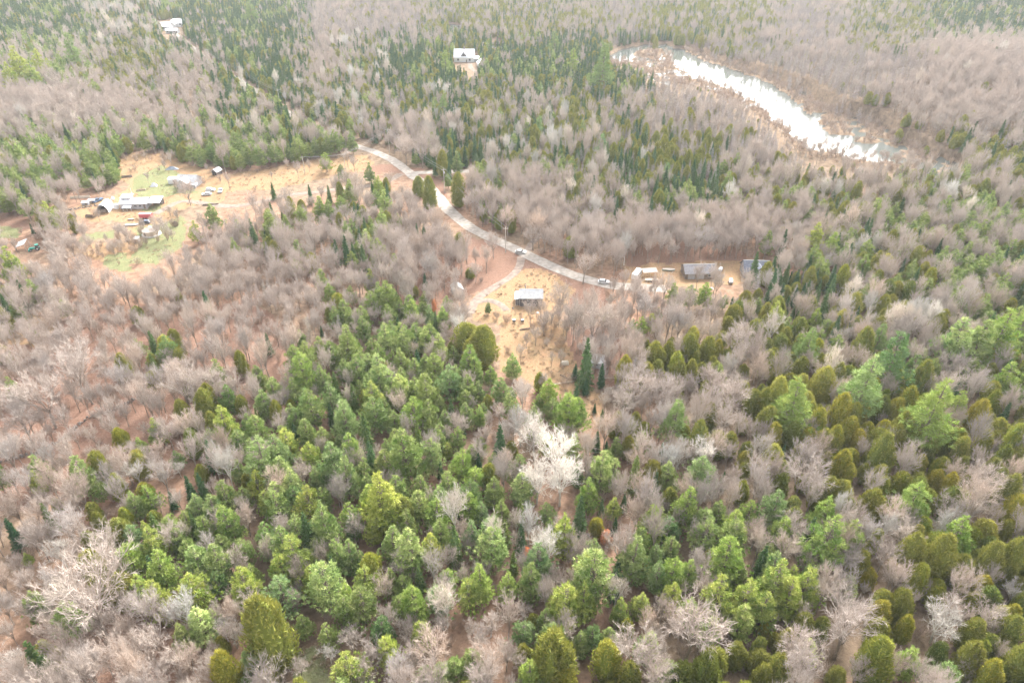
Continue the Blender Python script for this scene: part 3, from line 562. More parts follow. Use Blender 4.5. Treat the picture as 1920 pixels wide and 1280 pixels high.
GRP = {'pine_tree': 'white pines', 'tall_pine_tree': 'tall layered pines', 'cedar_tree': 'cedars', 'spruce_tree': 'spruces', 'bare_tree': 'bare hardwoods', 'poplar_tree': 'white poplars', 'larch_tree': 'bare larches', 'rusty_tree': 'rusty small trees'}
TREES = []   # dict per tree
for ln in PL.replace('\n', '|').split('|'):
    k, x, y, wpx, tn = ln.split(); x = float(x); y = float(y); wpx = float(wpx); kind = KN[k]; pr = PRO[kind]
    z = 8.0
    for _ in range(6):
        X, Y, t = hit(x, y, z); d = t   # t equals depth along the camera axis
        wm = wpx / FPX * d * (1.04 if k in 'PCS' else .92 if tn == 'w' else .65 if k == 'W' else .9 if k == 'B' else 1); s = wm / pr['W']; s = min(max(s, .25), 1.9); z = pr['zc'] * pr['H'] * s + float(terrain(X, Y))
    TREES.append(dict(kind=kind, X=X, Y=Y, s=s, sz=.74 if (k == 'C' and 870 < x < 910 and y < 660) else random.uniform(.96, 1.2) if k in 'PCT' else 1.0, px=x, py=y, w=wpx, tn=tn, hero=True))
# the tall dark spruce by the hut
X, Y, Zg = at(1096, 728); TREES.append(dict(kind='spruce_tree', X=X, Y=Y, s=1.05, sz=1.15, px=1094, py=675, w=24, tn='n', hero=True, label='tall narrow dark green spruce standing beside the grey hut roof'))
for x_, y_ in ((1078, 712), (1097, 740)):
    X, Y, Zg = at(x_, y_); TREES.append(dict(kind='spruce_tree', X=X, Y=Y, s=.5, sz=.8, px=x_, py=y_ - 12, w=12, tn='d', hero=True))

# ------------------------------------------------------------------ scattered forest
GRID = ["sswwssslllkkkklkkkllkkss","nnkkgssgwssssssrllllllbb","bbbggwwwwkwkwkklllrllbbb","nnnnnnnngbswwwwkkllrrlkk","ntt...ggnggdbwwssddwdmmm","gg...gmgmgbbbbbbbbbmmmmm",
        "gggggggggbt..tttttssmmmm","gttttttgppp..bbbtcdmddmm","tttmtttpppp.tggccbcmdmmm","ttttdpppppppmgbbbbccccdd","tttmbppppppmmmmbmddccccd","tmmdmppppppmmmmmdbddccdd",
        "tmdpppppppppppmmmmbmdcdc","tbbppppppppppppppppmdddc","tmbbppppppppppppppmccmcc","tbbbgmcbpbmbpccmccdcmbcc","tbbbgmcbpbmbpccmccdcmbcc"]
# mixes: (density factor, {kind: weight}, brush density)
MIX = {'s': (1.1, dict(spruce_tree=8, cedar_tree=2.5, bare_tree=.5, larch_tree=1, pine_tree=1.6), .3),
       'w': (1.0, dict(poplar_tree=.6, spruce_tree=3.2, cedar_tree=3.4, bare_tree=1.3, larch_tree=2, pine_tree=.6), .4),
       'k': (1.15, dict(cedar_tree=5, larch_tree=4, spruce_tree=1.2, bare_tree=1), .3),
       'l': (1.15, dict(larch_tree=9, cedar_tree=.5, bare_tree=1.0), .5),
       'b': (1.0, dict(bare_tree=10, poplar_tree=.08, cedar_tree=.15), .7),
       'g': (.5, dict(bare_tree=8, larch_tree=2, pine_tree=.35, cedar_tree=.3, spruce_tree=.15), 1.5),
       't': (.27, dict(bare_tree=10, cedar_tree=.15, pine_tree=.15), .7),
       'n': (1.0, dict(pine_tree=8, cedar_tree=1.2, bare_tree=3.5, spruce_tree=1), .6),
       'm': (1.0, dict(pine_tree=4, bare_tree=3.6, cedar_tree=3, spruce_tree=.8, poplar_tree=.12), .6),
       'p': (1.0, dict(pine_tree=7.5, bare_tree=1.7, cedar_tree=.5, spruce_tree=.6, poplar_tree=.05), .8),
       'c': (1.25, dict(cedar_tree=9, bare_tree=1.6, pine_tree=.3), .3),
       'd': (1.1, dict(cedar_tree=6, bare_tree=4.2, pine_tree=1, poplar_tree=.1), .5),
       'r': (.10, dict(larch_tree=5), .8), '.': (0.0, dict(bare_tree=1), .15)}
def code_at(px, py):
    jx = px + (random.random() - .5) * 70; jy = py + (random.random() - .5) * 60
    c = int(min(max(jx // 80, 0), 23)); r = int(min(max(jy // 80, 0), 16)); return GRID[r][c]
hx = np.array([t['X'] for t in TREES]); hy = np.array([t['Y'] for t in TREES]); hr = np.array([PRO[t['kind']]['W'] * t['s'] * .5 for t in TREES])
hpx = np.array([t['px'] for t in TREES]); hpy = np.array([t['py'] for t in TREES]); hw_ = np.array([t['w'] * (2.0 if t['tn'] == 'w' else 1) for t in TREES]); hd = np.hypot(hx, hy)
occ = {}
def free(x, y, r):
    c = 6.0; i, j = int(x // c), int(y // c)
    for a in (i-1, i, i+1):
        for b in (j-1, j, j+1):
            for (u, v, q) in occ.get((a, b), ()):
                if (u-x)**2 + (v-y)**2 < ((q + r))**2: return False
    occ.setdefault((i, j), []).append((x, y, r)); return True
for t, r in zip(TREES, hr): occ.setdefault((int(t['X'] // 6), int(t['Y'] // 6)), []).append((t['X'], t['Y'], r * .45))
# candidates on the ground, jittered cells of 4.1 m
cell = 3.3; cand = []
for Yc in np.arange(52, 1330, cell):
    hwid = .80 * Yc + 95
    xs = np.arange(-hwid, hwid, cell); n = len(xs)
    cand.append(np.stack([xs + rng.random(n) * cell, np.full(n, Yc) + rng.random(n) * cell], 1))
cand = np.concatenate(cand); rng.shuffle(cand)
Z0 = terrain(cand[:,0], cand[:,1])
b0 = proj(cand[:,0], cand[:,1], Z0); b1 = proj(cand[:,0], cand[:,1], Z0 + 7); b2 = proj(cand[:,0], cand[:,1], Z0 + 12)
blocked = near_lines(cand[:,0], cand[:,1], 2.2)
clr = [np.zeros(len(cand), bool) for _ in range(3)]
for p in CLEAR:
    for k, b in enumerate((b0, b1, b2)): clr[k] |= in_poly(b[0], b[1], p)
clr[0] |= in_poly(b0[0], b0[1], YARD); marshy = in_poly(b0[0], b0[1], MARSH) & (Z0 > WATER_Z + .02); half = in_poly(b1[0], b1[1], YARD)
b3 = proj(cand[:,0], cand[:,1], Z0 + 17)
short = in_poly(b3[0], b3[1], RIVER) | in_poly(b2[0], b2[1], RIVER) | in_poly(b1[0], b1[1], MARSH)
inriv = in_poly(b2[0], b2[1], RIVER); clr[2] &= ~inriv
for p in PONDS: clr[2] &= ~in_poly(b2[0], b2[1], p)
inclear = (in_poly(b0[0], b0[1], C_FARM) & (np.hypot(b0[0]-270, (b0[1]-400)*1.5) > 42)) | in_poly(b0[0], b0[1], C_FIELD) | (in_poly(b0[0], b0[1], C_CABIN) & (b0[1] > 592)) | in_poly(b0[0], b0[1], C_LEFT)
bank = in_poly(b1[0], b1[1], RIVER) & (Z0 > WATER_Z + .05)
# visible stretches of road and lanes: keep tall crowns from covering them
def vis_line(b):
    m = np.zeros(len(cand), bool)
    for pts, hw in ((ROAD[7:20], 11), (ROAD[19:22], 6), (SIDE, 4), (LANE[:10], 4), (DRIVE, 8)):
        for (xa, ya), (xb, yb) in zip(pts[:-1], pts[1:]):
            q = np.array([xb-xa, yb-ya], float); L2 = q @ q; t = np.clip(((b[0]-xa)*q[0] + (b[1]-ya)*q[1]) / L2, 0, 1)
            m |= np.hypot(b[0]-xa-q[0]*t, b[1]-ya-q[1]*t) < hw * 1.15
    return m
pick_r = rng.random(len(cand))
vis = vis_line(b1) | vis_line(b2) | vis_line(proj(cand[:,0], cand[:,1], Z0 + 3)) | vis_line(proj(cand[:,0], cand[:,1], Z0 + 10)) | (vis_line(b3) & (pick_r < .6))
pick = rng.random(len(cand)); pick2 = rng.random(len(cand))
KINDW = {k: (list(v[1].keys()), np.cumsum(list(v[1].values())) / sum(v[1].values())) for k, v in MIX.items()}
SC = []; BR = []
hyp = np.hypot(cand[:,0], cand[:,1])
for i in range(len(cand)):
    x, y = cand[i]
    if blocked[i] or Z0[i] < WATER_Z + .05: continue
    if marshy[i] and pick[i] < .85: BR.append((x, y, Z0[i])); continue
    code = code_at(b1[0][i], b1[1][i]); dens, kw, bd = MIX[code]
    if clr[0][i] or (clr[1][i]) or (clr[2][i] and pick2[i] < .96) or (half[i] and pick2[i] < .3) or (vis[i] and pick2[i] < .96):
        if clr[0][i] and inclear[i] and pick[i] < .5 * max(0, fbm(x + 900, y, 16.0) - .30) * 5: BR.append((x, y, Z0[i])); continue
        if (pick[i] < .05 and not clr[0][i] and not vis[i]) or ((marshy[i] or bank[i]) and pick[i] < .95): BR.append((x, y, Z0[i]))
        continue
    patch = .65 + .7 * fbm(x, y, 30.0)
    if pick[i] < dens * patch:
        ks, cw = KINDW[code]
        # kinds grow in clusters
        u = (pick2[i] * .75 + .25 * vnoise(x + 300, y + 40, 22.0) * 1.0) ; u = min(max(u, 0), .9999)
        u = (pick2[i]) if random.random() < .6 else min(.9999, max(0, (vnoise(x + 300, y + 40, 18.0) - .15) / .7))
        kind = ks[int(np.searchsorted(cw, u))]
        pr = PRO[kind]; s = random.uniform(.5, .9) * (1.0 if kind != 'pine_tree' else .9) * (.85 if code in 'gt' and kind == 'bare_tree' else 1) * (.8 if code == 'p' and kind == 'bare_tree' else 1)
        q_ = 1.0
        if kind in ('bare_tree', 'poplar_tree'): q_ = random.uniform(.62, .85) if hyp[i] < 330 else random.uniform(.5, .7)
        if short[i]: s *= .35 if inriv[i] else .55
        s *= q_; zq = (1 / q_) * 1.1 if q_ < 1 else 1
        r = pr['W'] * s * (.27 if kind in ('bare_tree', 'poplar_tree') else .24 if kind == 'larch_tree' else .31)
        # do not stand right in front of an individually placed tree
        mp = proj(x, y, Z0[i] + pr['zc'] * pr['H'] * s)
        dx = np.abs(hpx - mp[0]); dy = np.abs(hpy - mp[1]); front = (hyp[i] < hd - 1)
        wpx = pr['W'] * s * FPX / mp[2]
        if np.any(front & (dx < hw_ * .36 + wpx * .22) & (dy < hw_ * .42 + wpx * .36)): 
            if pick2[i] < .5: BR.append((x, y, Z0[i]))
            continue
        if free(x, y, r): SC.append(dict(kind=kind, X=x, Y=y, s=s, sz=random.uniform(.85, 1.2) * zq, px=float(mp[0]), py=float(mp[1]), w=float(wpx), tn=random.choice('nnnnggybdp') if kind in ('pine_tree','cedar_tree') else 'n', hero=False, code=code)); continue
    if pick2[i] < bd * .55 + (.25 if code != 't' else 0): BR.append((x, y, Z0[i]))

# largest in the photo become objects of their own (up to 290 of a kind), the rest one object per kind
from collections import defaultdict
byk = defaultdict(list)
for t in TREES: byk[t['kind']].append(t)
rest = defaultdict(list)
for t in SC:
    inside = -5 < t['px'] < 1925 and -5 < t['py'] < 1290
    (byk if inside else rest)[t['kind']].append(t)
LIM = 290
for k in list(byk):
    L = byk[k]; L.sort(key=lambda t: (not t['hero'], -t['w'])); rest[k] += L[LIM:]; byk[k] = L[:LIM]

def describe(t):
    if 'label' in t: return t['label']
    ds = sorted(((math.hypot(t['px'] - a, (t['py'] - b) * 1.2), a, b, ph) for a, b, ph in LMK))
    ds = [q for q in ds if q[0] > 14][:1]; dist, a, b, ph = ds[0]
    dx, dy = t['px'] - a, t['py'] - b
    di = ('right of' if dx > 0 else 'left of') if abs(dx) > abs(dy) * 1.6 else (('below' if dy > 0 else 'above') if abs(dy) > abs(dx) * 1.6 else ('lower-right of' if dx > 0 and dy > 0 else 'lower-left of' if dy > 0 else 'upper-right of' if dx > 0 else 'upper-left of'))
    near = 'just ' if dist < 40 else ('' if dist < 110 else 'well ')
    ppm = FPX / math.hypot(t['X'], t['Y']); wm = PRO[t['kind']]['W'] * t['s']
    r = t['s'] / 1.0; size = 'small ' if wm < 3.6 else ('broad ' if wm > 8.5 else '')
    return f"{size}{ADJ[t['tn']]}{DESC[t['kind']]} {near}{di} the {ph}".replace('  ', ' ')
def groups_of():
    u = defaultdict(list)
    for k in byk:
        for t in byk[k]: u[t['label']].append(t)
    return u
for k in byk:
    for t in byk[k]: t['label'] = describe(t)
for lb, L in groups_of().items():
    if len(L) > 1:
        for t in L:
            md = sorted(u['sz'] for u in L)[len(L) // 2]; pre = 'slim ' if t['sz'] > md * 1.05 else ('squat ' if t['sz'] < md * .95 else '')
            if pre: t['label'] = pre + t['label']
for lb, L in groups_of().items():
    if len(L) > 1:
        for t in L:
            ds = sorted(((math.hypot(t['px'] - a, (t['py'] - b) * 1.2), ph) for a, b, ph in LMK if not lb.endswith(' ' + ph)))
            t['label'] = (lb + ' toward the ' + ds[0][1]).replace('well ', '').replace(' grey-brown', '')
ORD = ['', 'second ', 'third ', 'fourth ', 'fifth ', 'sixth ', 'seventh ', 'eighth ', 'ninth ', 'tenth ', 'eleventh ', 'twelfth ']
for lb, L in groups_of().items():
    if 1 < len(L) <= 12:
        ph = lb.split(' toward')[0].rsplit(' the ', 1)[1]; a = [(q[0], q[1]) for q in LMK if q[2] == ph]
        if a:
            L.sort(key=lambda t: math.hypot(t['px'] - a[0][0], t['py'] - a[0][1]))
            for i, t in enumerate(L): t['label'] = (ORD[i] if i else 'nearest ') + lb
def shorten(lb):
    for a in ('nearest ', 'well ', 'just ', 'bare ', ' grey-brown', 'bushy ', 'dense ', ' layered', ' grey', ' through', 'narrow ', 'broad ', 'small '):
        if len(lb.split()) <= 16: break
        q = lb.replace(a, '', 1)
        if len(q.split()) < len(lb.split()): lb = q
    return lb
for k in byk:
    for t in byk[k]:
        t['label'] = shorten(t['label'])
        if len(t['label'].split()) > 16: t['label'] = ' '.join(t['label'].split()[:-1]) if False else t['label'].split(' toward the ')[0]
def make_tree(kind, t, i):
    pr = PRO[kind]; cm_, tm_ = pr['near'][random.randrange(len(pr['near']))]
    z = float(terrain(t['X'], t['Y']))
    root = empty(kind, (t['X'], t['Y'], z), random.random() * 6.283); s = t['s']; root.scale = (s, s, s * t['sz'])
    tag(root, t['label'], CAT[kind], GRP[kind])
    c = TINT[t['tn']] if kind not in ('bare_tree', 'poplar_tree') or t['tn'] == 'w' else (1, 1, 1); col = (*c, 1)
    if not t['hero']:
        v = random.uniform(.8, 1.2); h = random.uniform(-.05, .06); col = (v * (1 + h) * c[0], v * c[1], v * (1 - h) * c[2], 1)
    for nm, me in (('trunk', tm_), ('crown', cm_)):
        o = bpy.data.objects.new(nm, me); COL.objects.link(o); o.parent = root
        if nm == 'crown': o.color = col
for kind in byk:
    for i, t in enumerate(byk[kind]): make_tree(kind, t, i)

# the remaining trees: points carrying position, turn, size and variant, one object per kind
def scatter(name, label, meshes, P, S, RZ, V):
    coll = bpy.data.collections.new(name + '_kinds')
    for i, me in enumerate(meshes):
        o = bpy.data.objects.new(f'{name}_form_{i:02d}', me); coll.objects.link(o)
    me = bpy.data.meshes.new(name); n = len(P); me.vertices.add(n); me.vertices.foreach_set('co', np.asarray(P, float).ravel())
    for nm, ty, arr in (('turn', 'FLOAT_VECTOR', RZ), ('size', 'FLOAT_VECTOR', S)):
        a = me.attributes.new(nm, ty, 'POINT'); a.data.foreach_set('vector', np.asarray(arr, np.float32).ravel())
    a = me.attributes.new('form', 'INT', 'POINT'); a.data.foreach_set('value', np.asarray(V, np.int32)); me.update()
    o = bpy.data.objects.new(name, me); COL.objects.link(o); tag(o, label, kind='stuff')
    ng = bpy.data.node_groups.new(name + '_nodes', 'GeometryNodeTree')
    ng.interface.new_socket('Geometry', in_out='INPUT', socket_type='NodeSocketGeometry'); ng.interface.new_socket('Geometry', in_out='OUTPUT', socket_type='NodeSocketGeometry')
    gi = ng.nodes.new('NodeGroupInput'); go = ng.nodes.new('NodeGroupOutput'); iop = ng.nodes.new('GeometryNodeInstanceOnPoints')
    ci = ng.nodes.new('GeometryNodeCollectionInfo'); ci.inputs['Collection'].default_value = coll; ci.inputs['Separate Children'].default_value = True; ci.inputs['Reset Children'].default_value = True
    def na(nm, ty):
        q = ng.nodes.new('GeometryNodeInputNamedAttribute'); q.data_type = ty; q.inputs['Name'].default_value = nm; return q.outputs['Attribute']
    l = ng.links.new; l(gi.outputs[0], iop.inputs['Points']); l(ci.outputs[0], iop.inputs['Instance']); iop.inputs['Pick Instance'].default_value = True
    l(na('form', 'INT'), iop.inputs['Instance Index']); l(na('turn', 'FLOAT_VECTOR'), iop.inputs['Rotation']); l(na('size', 'FLOAT_VECTOR'), iop.inputs['Scale']); l(iop.outputs[0], go.inputs[0])
    md = o.modifiers.new('scatter', 'NODES'); md.node_group = ng; return o
NAMES = {'pine_tree': ('pine_wood', 'distant bushy white pines of the forest'), 'cedar_tree': ('cedar_wood', 'distant olive cedars of the forest'), 'spruce_tree': ('spruce_wood', 'distant dark spruces of the forest'),
         'bare_tree': ('hardwood_forest', 'leafless grey-brown hardwood forest'), 'poplar_tree': ('poplar_wood', 'distant pale poplars scattered in the forest'), 'larch_tree': ('larch_swamp', 'grey bare larches of the swamp forest')}
for kind, L in rest.items():
    if not L: continue
    pr = PRO[kind]; meshes = pr['joined'] + pr['far']; nj = len(pr['joined']); nf = len(pr['far'])
    X = np.array([t['X'] for t in L]); Y = np.array([t['Y'] for t in L]); Z = terrain(X, Y); D = np.hypot(X, Y)
    V = np.where(D < 430, rng.integers(0, nj, len(L)), nj + rng.integers(0, nf, len(L)))
    s = np.array([t['s'] for t in L]); sz = np.array([t['sz'] for t in L])
    scatter(NAMES[kind][0], NAMES[kind][1], meshes, np.stack([X, Y, Z], 1), np.stack([s, s, s * sz], 1), np.stack([0*X, 0*X, rng.random(len(L)) * 6.283], 1), V)
BR = np.array(BR); D = np.hypot(BR[:,0], BR[:,1]); keep = (D < 330) | in_poly(*proj(BR[:,0], BR[:,1], BR[:,2])[:2], MARSH) | in_poly(*proj(BR[:,0], BR[:,1], BR[:,2] + 7)[:2], RIVER) | ((D < 900) & (rng.random(len(D)) < .15)); BR = BR[keep]; D = D[keep]; n = len(BR); s = rng.uniform(.4, 1.1, n)
pr = PRO['brush']
hwj = PRO['bare_tree']['joined']; young = (rng.random(n) < .45) & (D < 420)
form = np.where(young, 5 + rng.integers(0, len(hwj), n), np.where(D < 330, rng.integers(0, 3, n), 3 + rng.integers(0, 2, n))); ss = np.where(young, rng.uniform(.3, .62, n), s); sx = np.where(young, ss * rng.uniform(.5, .9, n), ss)
scatter('undergrowth', 'bare grey-brown undergrowth and saplings between the trees', pr['joined'] + pr['far'] + hwj, BR, np.stack([sx, sx, np.where(young, ss, s * rng.uniform(.8, 1.6, n))], 1), np.stack([0*D, 0*D, rng.random(n) * 6.283], 1), form)
# dry grass in the clearings
gp = []
for poly, cnt in ((C_CABIN, 1500), (C_FARM, 900), (C_FIELD, 700), (C_BOT, 120), (MARSHTUFT, 120)):
    xs = [p[0] for p in poly]; ys = [p[1] for p in poly]; k = 0
    while k < cnt:
        x = random.uniform(min(xs), max(xs)); y = random.uniform(min(ys), max(ys)); k += 1
        if in_poly(np.array([x]), np.array([y]), poly)[0]:
            q = at(x, y)
            if q[2] > WATER_Z and random.random() < 3.2 * (fbm(q[0], q[1], 9.0) - .3): gp.append(q)
gp = np.array(gp); gp = gp[~near_lines(gp[:,0], gp[:,1], .3)]; n = len(gp); s = rng.uniform(.35, 1.3, n)
scatter('dry_grass', 'straw coloured dry grass tufts in the clearings', PRO['grass_tuft']['joined'], gp, np.stack([s, s, s], 1), np.stack([0*s, 0*s, rng.random(n) * 6.283], 1), rng.integers(0, 2, n))
print('TREES', {k: len(v) for k, v in byk.items()}, 'REST', {k: len(v) for k, v in rest.items()}, 'BRUSH', len(BR))
# ------------------------------------------------------------------ materials of the made things
M['metal_grey'] = ribbed('weathered_metal_roof', (.42,.43,.44), (.30,.27,.25), 1.6)
M['metal_white'] = ribbed('white_metal_roof', (.78,.79,.82), (.66,.66,.67), 1.3)
M['shingle'] = surf('grey_shingles', (.20,.19,.20), .9, 0, .15, 1.5)
M['shingle_blue'] = surf('slate_blue_shingles', (.17,.18,.22), .9, 0, .15, 1.5)
M['board'] = surf('weathered_boards', (.14,.135,.14), .9, 0, .25, 1.2)
M['board2'] = surf('brown_boards', (.24,.20,.17), .9, 0, .25, 1.2)
M['siding'] = surf('grey_siding', (.40,.40,.42), .8, 0, .08, 1.0)
M['stonewall'] = surf('grey_stone_siding', (.36,.33,.31), .9, 0, .3, 1.4)
M['white'] = surf('white_paint', (.66,.66,.66), .5, 0, .05)
M['glass'] = surf('window_glass', (.06,.07,.08), .12, 0, .1, 2, .6)
M['canvas'] = surf('cream_canvas', (.48,.41,.36), .85, 0, .06, .8)
M['canvas_wall'] = surf('cream_canvas_wall', (.58,.47,.38), .85, 0, .08, .8)
M['tarp'] = surf('white_tarp', (.60,.61,.63), .5, 0, .06, .8)
M['bluetarp'] = surf('dark_blue_tarp', (.10,.16,.26), .5, 0, .2, .8)
M['darktarp'] = surf('slate_tarp', (.28,.32,.38), .5, 0, .2, .8)
M['red'] = surf('red_paint', (.50,.10,.11), .45, 0, .12)
M['redpale'] = surf('faded_red_roof', (.62,.26,.27), .6, 0, .1)
M['navy'] = surf('navy_paint', (.03,.05,.10), .25, 0, .1, 2, .6)
M['silver'] = surf('silver_paint', (.55,.55,.54), .3, .3, .05, 2, .6)
M['green'] = surf('teal_green_paint', (.04,.36,.28), .45, 0, .15)
M['rubber'] = surf('black_rubber', (.03,.03,.03), .8)
M['wood'] = surf('cut_wood', (.50,.40,.30), .9, 0, .25, 2)
M['log'] = surf('log_bark', (.26,.20,.16), .95, 0, .3, 2)
M['palelog'] = surf('barkless_log', (.62,.55,.46), .9, 0, .12, 2)
M['polewood'] = surf('pole_wood', (.50,.45,.40), .9, 0, .1, 2)
M['wire'] = surf('wire', (.42,.42,.42), .5)
M['stone'] = surf('field_stone', (.24,.21,.19), .95, 0, .3, 1)
M['boatgreen'] = surf('pale_green_hull', (.42,.55,.45), .4)

def front(name, px, py, rz, label, cat, group=None):
    x, y, z = at(px, py); o = empty(name, (x, y, z), R(rz)); return tag(o, label, cat, group)
def window(root, x, z, w_, h_, y=0.0, nx=1):
    fr = MB(); t_ = .09
    fr.box(x-w_/2-t_, x+w_/2+t_, y-.07, y-.003, z-t_, z); fr.box(x-w_/2-t_, x+w_/2+t_, y-.07, y-.003, z+h_, z+h_+t_)
    fr.box(x-w_/2-t_, x-w_/2, y-.07, y-.003, z, z+h_); fr.box(x+w_/2, x+w_/2+t_, y-.07, y-.003, z, z+h_)
    for i in range(1, nx): q = x - w_/2 + w_*i/nx; fr.box(q-.03, q+.03, y-.07, y-.02, z, z+h_)
    o = fr.build('window', M['white'], root)
    MB().box(x-w_/2, x+w_/2, y-.018, y-.003, z, z+h_).build('pane', M['glass'], o)
def door(root, x, w_=.95, h_=2.05, y=0.0, m='board2', z=0.05):
    o = MB().box(x-w_/2, x+w_/2, y-.06, y-.004, z, z+h_).build('door', M[m], root); MB().box(x+w_*.32, x+w_*.40, y-.11, y-.06, z+h_*.45, z+h_*.5).build('handle', M['silver'], o)
def gable_x(root, L, D, h, rise, wall, roof, ov=.35, x0=None, y0=0.0, nm='wall', rn='roof'):   # ridge along local x
    a = -L/2 if x0 is None else x0
    MB().prism([(y0,-.3),(y0+D,-.3),(y0+D,h),(y0+D/2,h+rise),(y0,h)], a, a+L).build(nm, M[wall], root)
    s = rise/(D/2); e = ov; r = MB(); t_ = .12
    r.prism([(y0-e,h-e*s+.02),(y0+D/2,h+rise+.02),(y0+D/2,h+rise+.02+t_),(y0-e,h-e*s+.02+t_)][::-1], a-e, a+L+e)
    r.prism([(y0+D/2,h+rise+.02),(y0+D+e,h-e*s+.02),(y0+D+e,h-e*s+.02+t_),(y0+D/2,h+rise+.02+t_)][::-1], a-e, a+L+e)
    o = r.build(rn, M[roof], root)
    MB().prism([(y0+D/2-.16,h+rise+t_+.0),(y0+D/2,h+rise+t_+.09),(y0+D/2+.16,h+rise+t_+.0)][::-1], a-e-.01, a+L+e+.01).build('ridge_cap', M['silver'], o)
    return o
def gable_y(root, W_, D, h, rise, wall, roof, ov=.35, xc=0.0, y0=0.0, z0=-.3, nm='wall', rn='roof'):     # gable end faces the viewer
    m = MB(); n = [(xc-W_/2,z0),(xc+W_/2,z0),(xc+W_/2,h),(xc,h+rise),(xc-W_/2,h)]
    m.add([(x,y0,z) for x,z in n] + [(x,y0+D,z) for x,z in n], [(0,1,2,3,4),(9,8,7,6,5)] + [(i,i+5,(i+1)%5+5,(i+1)%5) for i in range(5)]); m.build(nm, M[wall], root)
    s = rise/(W_/2); e = ov; t_ = .12; r = MB()
    for sg in (-1, 1):
        p = [(xc,h+rise+.02),(xc+sg*(W_/2+e),h-e*s+.02),(xc+sg*(W_/2+e),h-e*s+.02+t_),(xc,h+rise+.02+t_)]
        fs = [(0,1,2,3),(7,6,5,4)] + [(i,i+4,(i+1)%4+4,(i+1)%4) for i in range(4)]
        r.add([(x,y0-e,z) for x,z in p] + [(x,y0+D+e,z) for x,z in p], fs)
    return r.build(rn, M[roof], root)

# grey cabin in the clearing
c = front('cabin', 996, 574, -1, 'weathered grey cabin with metal roof standing in the straw clearing', 'cabin')
rf = gable_x(c, 8.0, 6.4, 3.3, 1.9, 'board', 'metal_grey', .3)
MB().box(-2.3, -1.95, 4.6, 4.95, 4.4, 6.0).build('chimney', M['stone'], rf)
for i in range(14): MB().box(-3.97+i*.57, -3.97+i*.57+.05, -.03, -.002, 0, 3.2).build('batten', M['board2'], c)
window(c, -1.1, 2.25, .55, .55); window(c, .6, 2.2, .75, .6); window(c, -.8, .25, 1.0, .65, nx=2); door(c, 2.9)
p = MB(); p.prism([(0.8,-.3),(5.6,-.3),(5.6,2.6),(.8,2.5)], -5.6, -4.0); pw = p.build('porch', M['board'], c)
MB().add([(-5.9,.4,2.45),(-3.97,.4,2.9),(-3.97,6.0,2.95),(-5.9,6.0,2.5),(-5.9,.4,2.55),(-3.97,.4,3.0),(-3.97,6.0,3.05),(-5.9,6.0,2.6)], [(3,2,1,0),(4,5,6,7),(0,1,5,4),(1,2,6,5),(2,3,7,6),(3,0,4,7)]).build('porch_roof', M['metal_white'], pw)
for x_ in (-5.5, -4.8, -4.15): MB().box(x_-.06, x_+.06, .35, .47, 0, 2.5).build('post', M['white'], pw)
# pale shed by the driveway
c = front('shed', 860, 555, 18, 'small pale grey shed left of the driveway behind young pine', 'shed'); gable_y(c, 3.6, 4.2, 2.6, 1.3, 'siding', 'metal_grey', .3); door(c, .3, 1.0, 2.0, m='white')
# hut by tall spruce
c = front('hut', 1113, 690, -14, 'grey roofed hut half hidden behind the tall dark spruce', 'hut'); gable_x(c, 5.2, 4.6, 2.3, 1.5, 'siding', 'metal_white', .3); window(c, .8, 1.0, .8, .7); door(c, -1.3)
# farmhouse at left
c = front('farmhouse', 252, 392, 5, 'long farmhouse with bright white metal roof and raised end room', 'house')
rf = gable_x(c, 12.0, 7.0, 2.7, 1.5, 'siding', 'metal_white', .4)
MB().prism([(2.4,2.0),(6.0,2.0),(6.0,5.0),(2.4,4.6)], -5.6, -1.6).build('raised_room', M['siding'], c)
MB().prism([(1.9,4.6),(6.4,5.1),(6.4,5.25),(1.9,4.75)][::-1], -6.0, -1.2).build('room_roof', M['metal_white'], c)
for x_ in (-4.6, -2.8): window(c, x_, 3.6, .8, .6, 2.4)
for x_ in (-1.2, .9, 3.0): window(c, x_, 1.0, 1.1, .9, nx=2)
door(c, 4.9)
pc = MB().prism([(-2.2,1.5),(-.02,2.1),(-.02,2.22),(-2.2,1.62)][::-1], -4.4, -.4).build('porch_roof', M['metal_white'], c)
for x_ in (-4.2, -2.4, -.6): MB().box(x_-.06, x_+.06, -2.1, -1.98, -.1, 1.55).build('post', M['white'], pc)
cp = MB().prism([(0.2,2.5),(6.4,3.4),(6.4,3.54),(.2,2.64)][::-1], 6.45, 12.0).build('carport_roof', M['metal_white'], c)
for x_, y_ in ((6.9,.4),(9.2,.4),(11.7,.4),(11.7,6.1),(6.9,6.1)): MB().box(x_-.07, x_+.07, y_-.07, y_+.07, -.2, 2.5 if y_ < 1 else 3.3).build('post', M['board2'], cp)
MB().box(6.3, 11.6, 6.2, 6.3, -.2, 3.3).build('carport_wall', M['siding'], c)
MB().tube([(-1.0,4.4,3.8),(-1.0,4.4,8.6)], .07, 5).build('antenna_mast', M['white'], rf)
MB().box(-9.3, -7.5, .6, 2.6, -.1, 2.1).build('entry_box', M['white'], c)
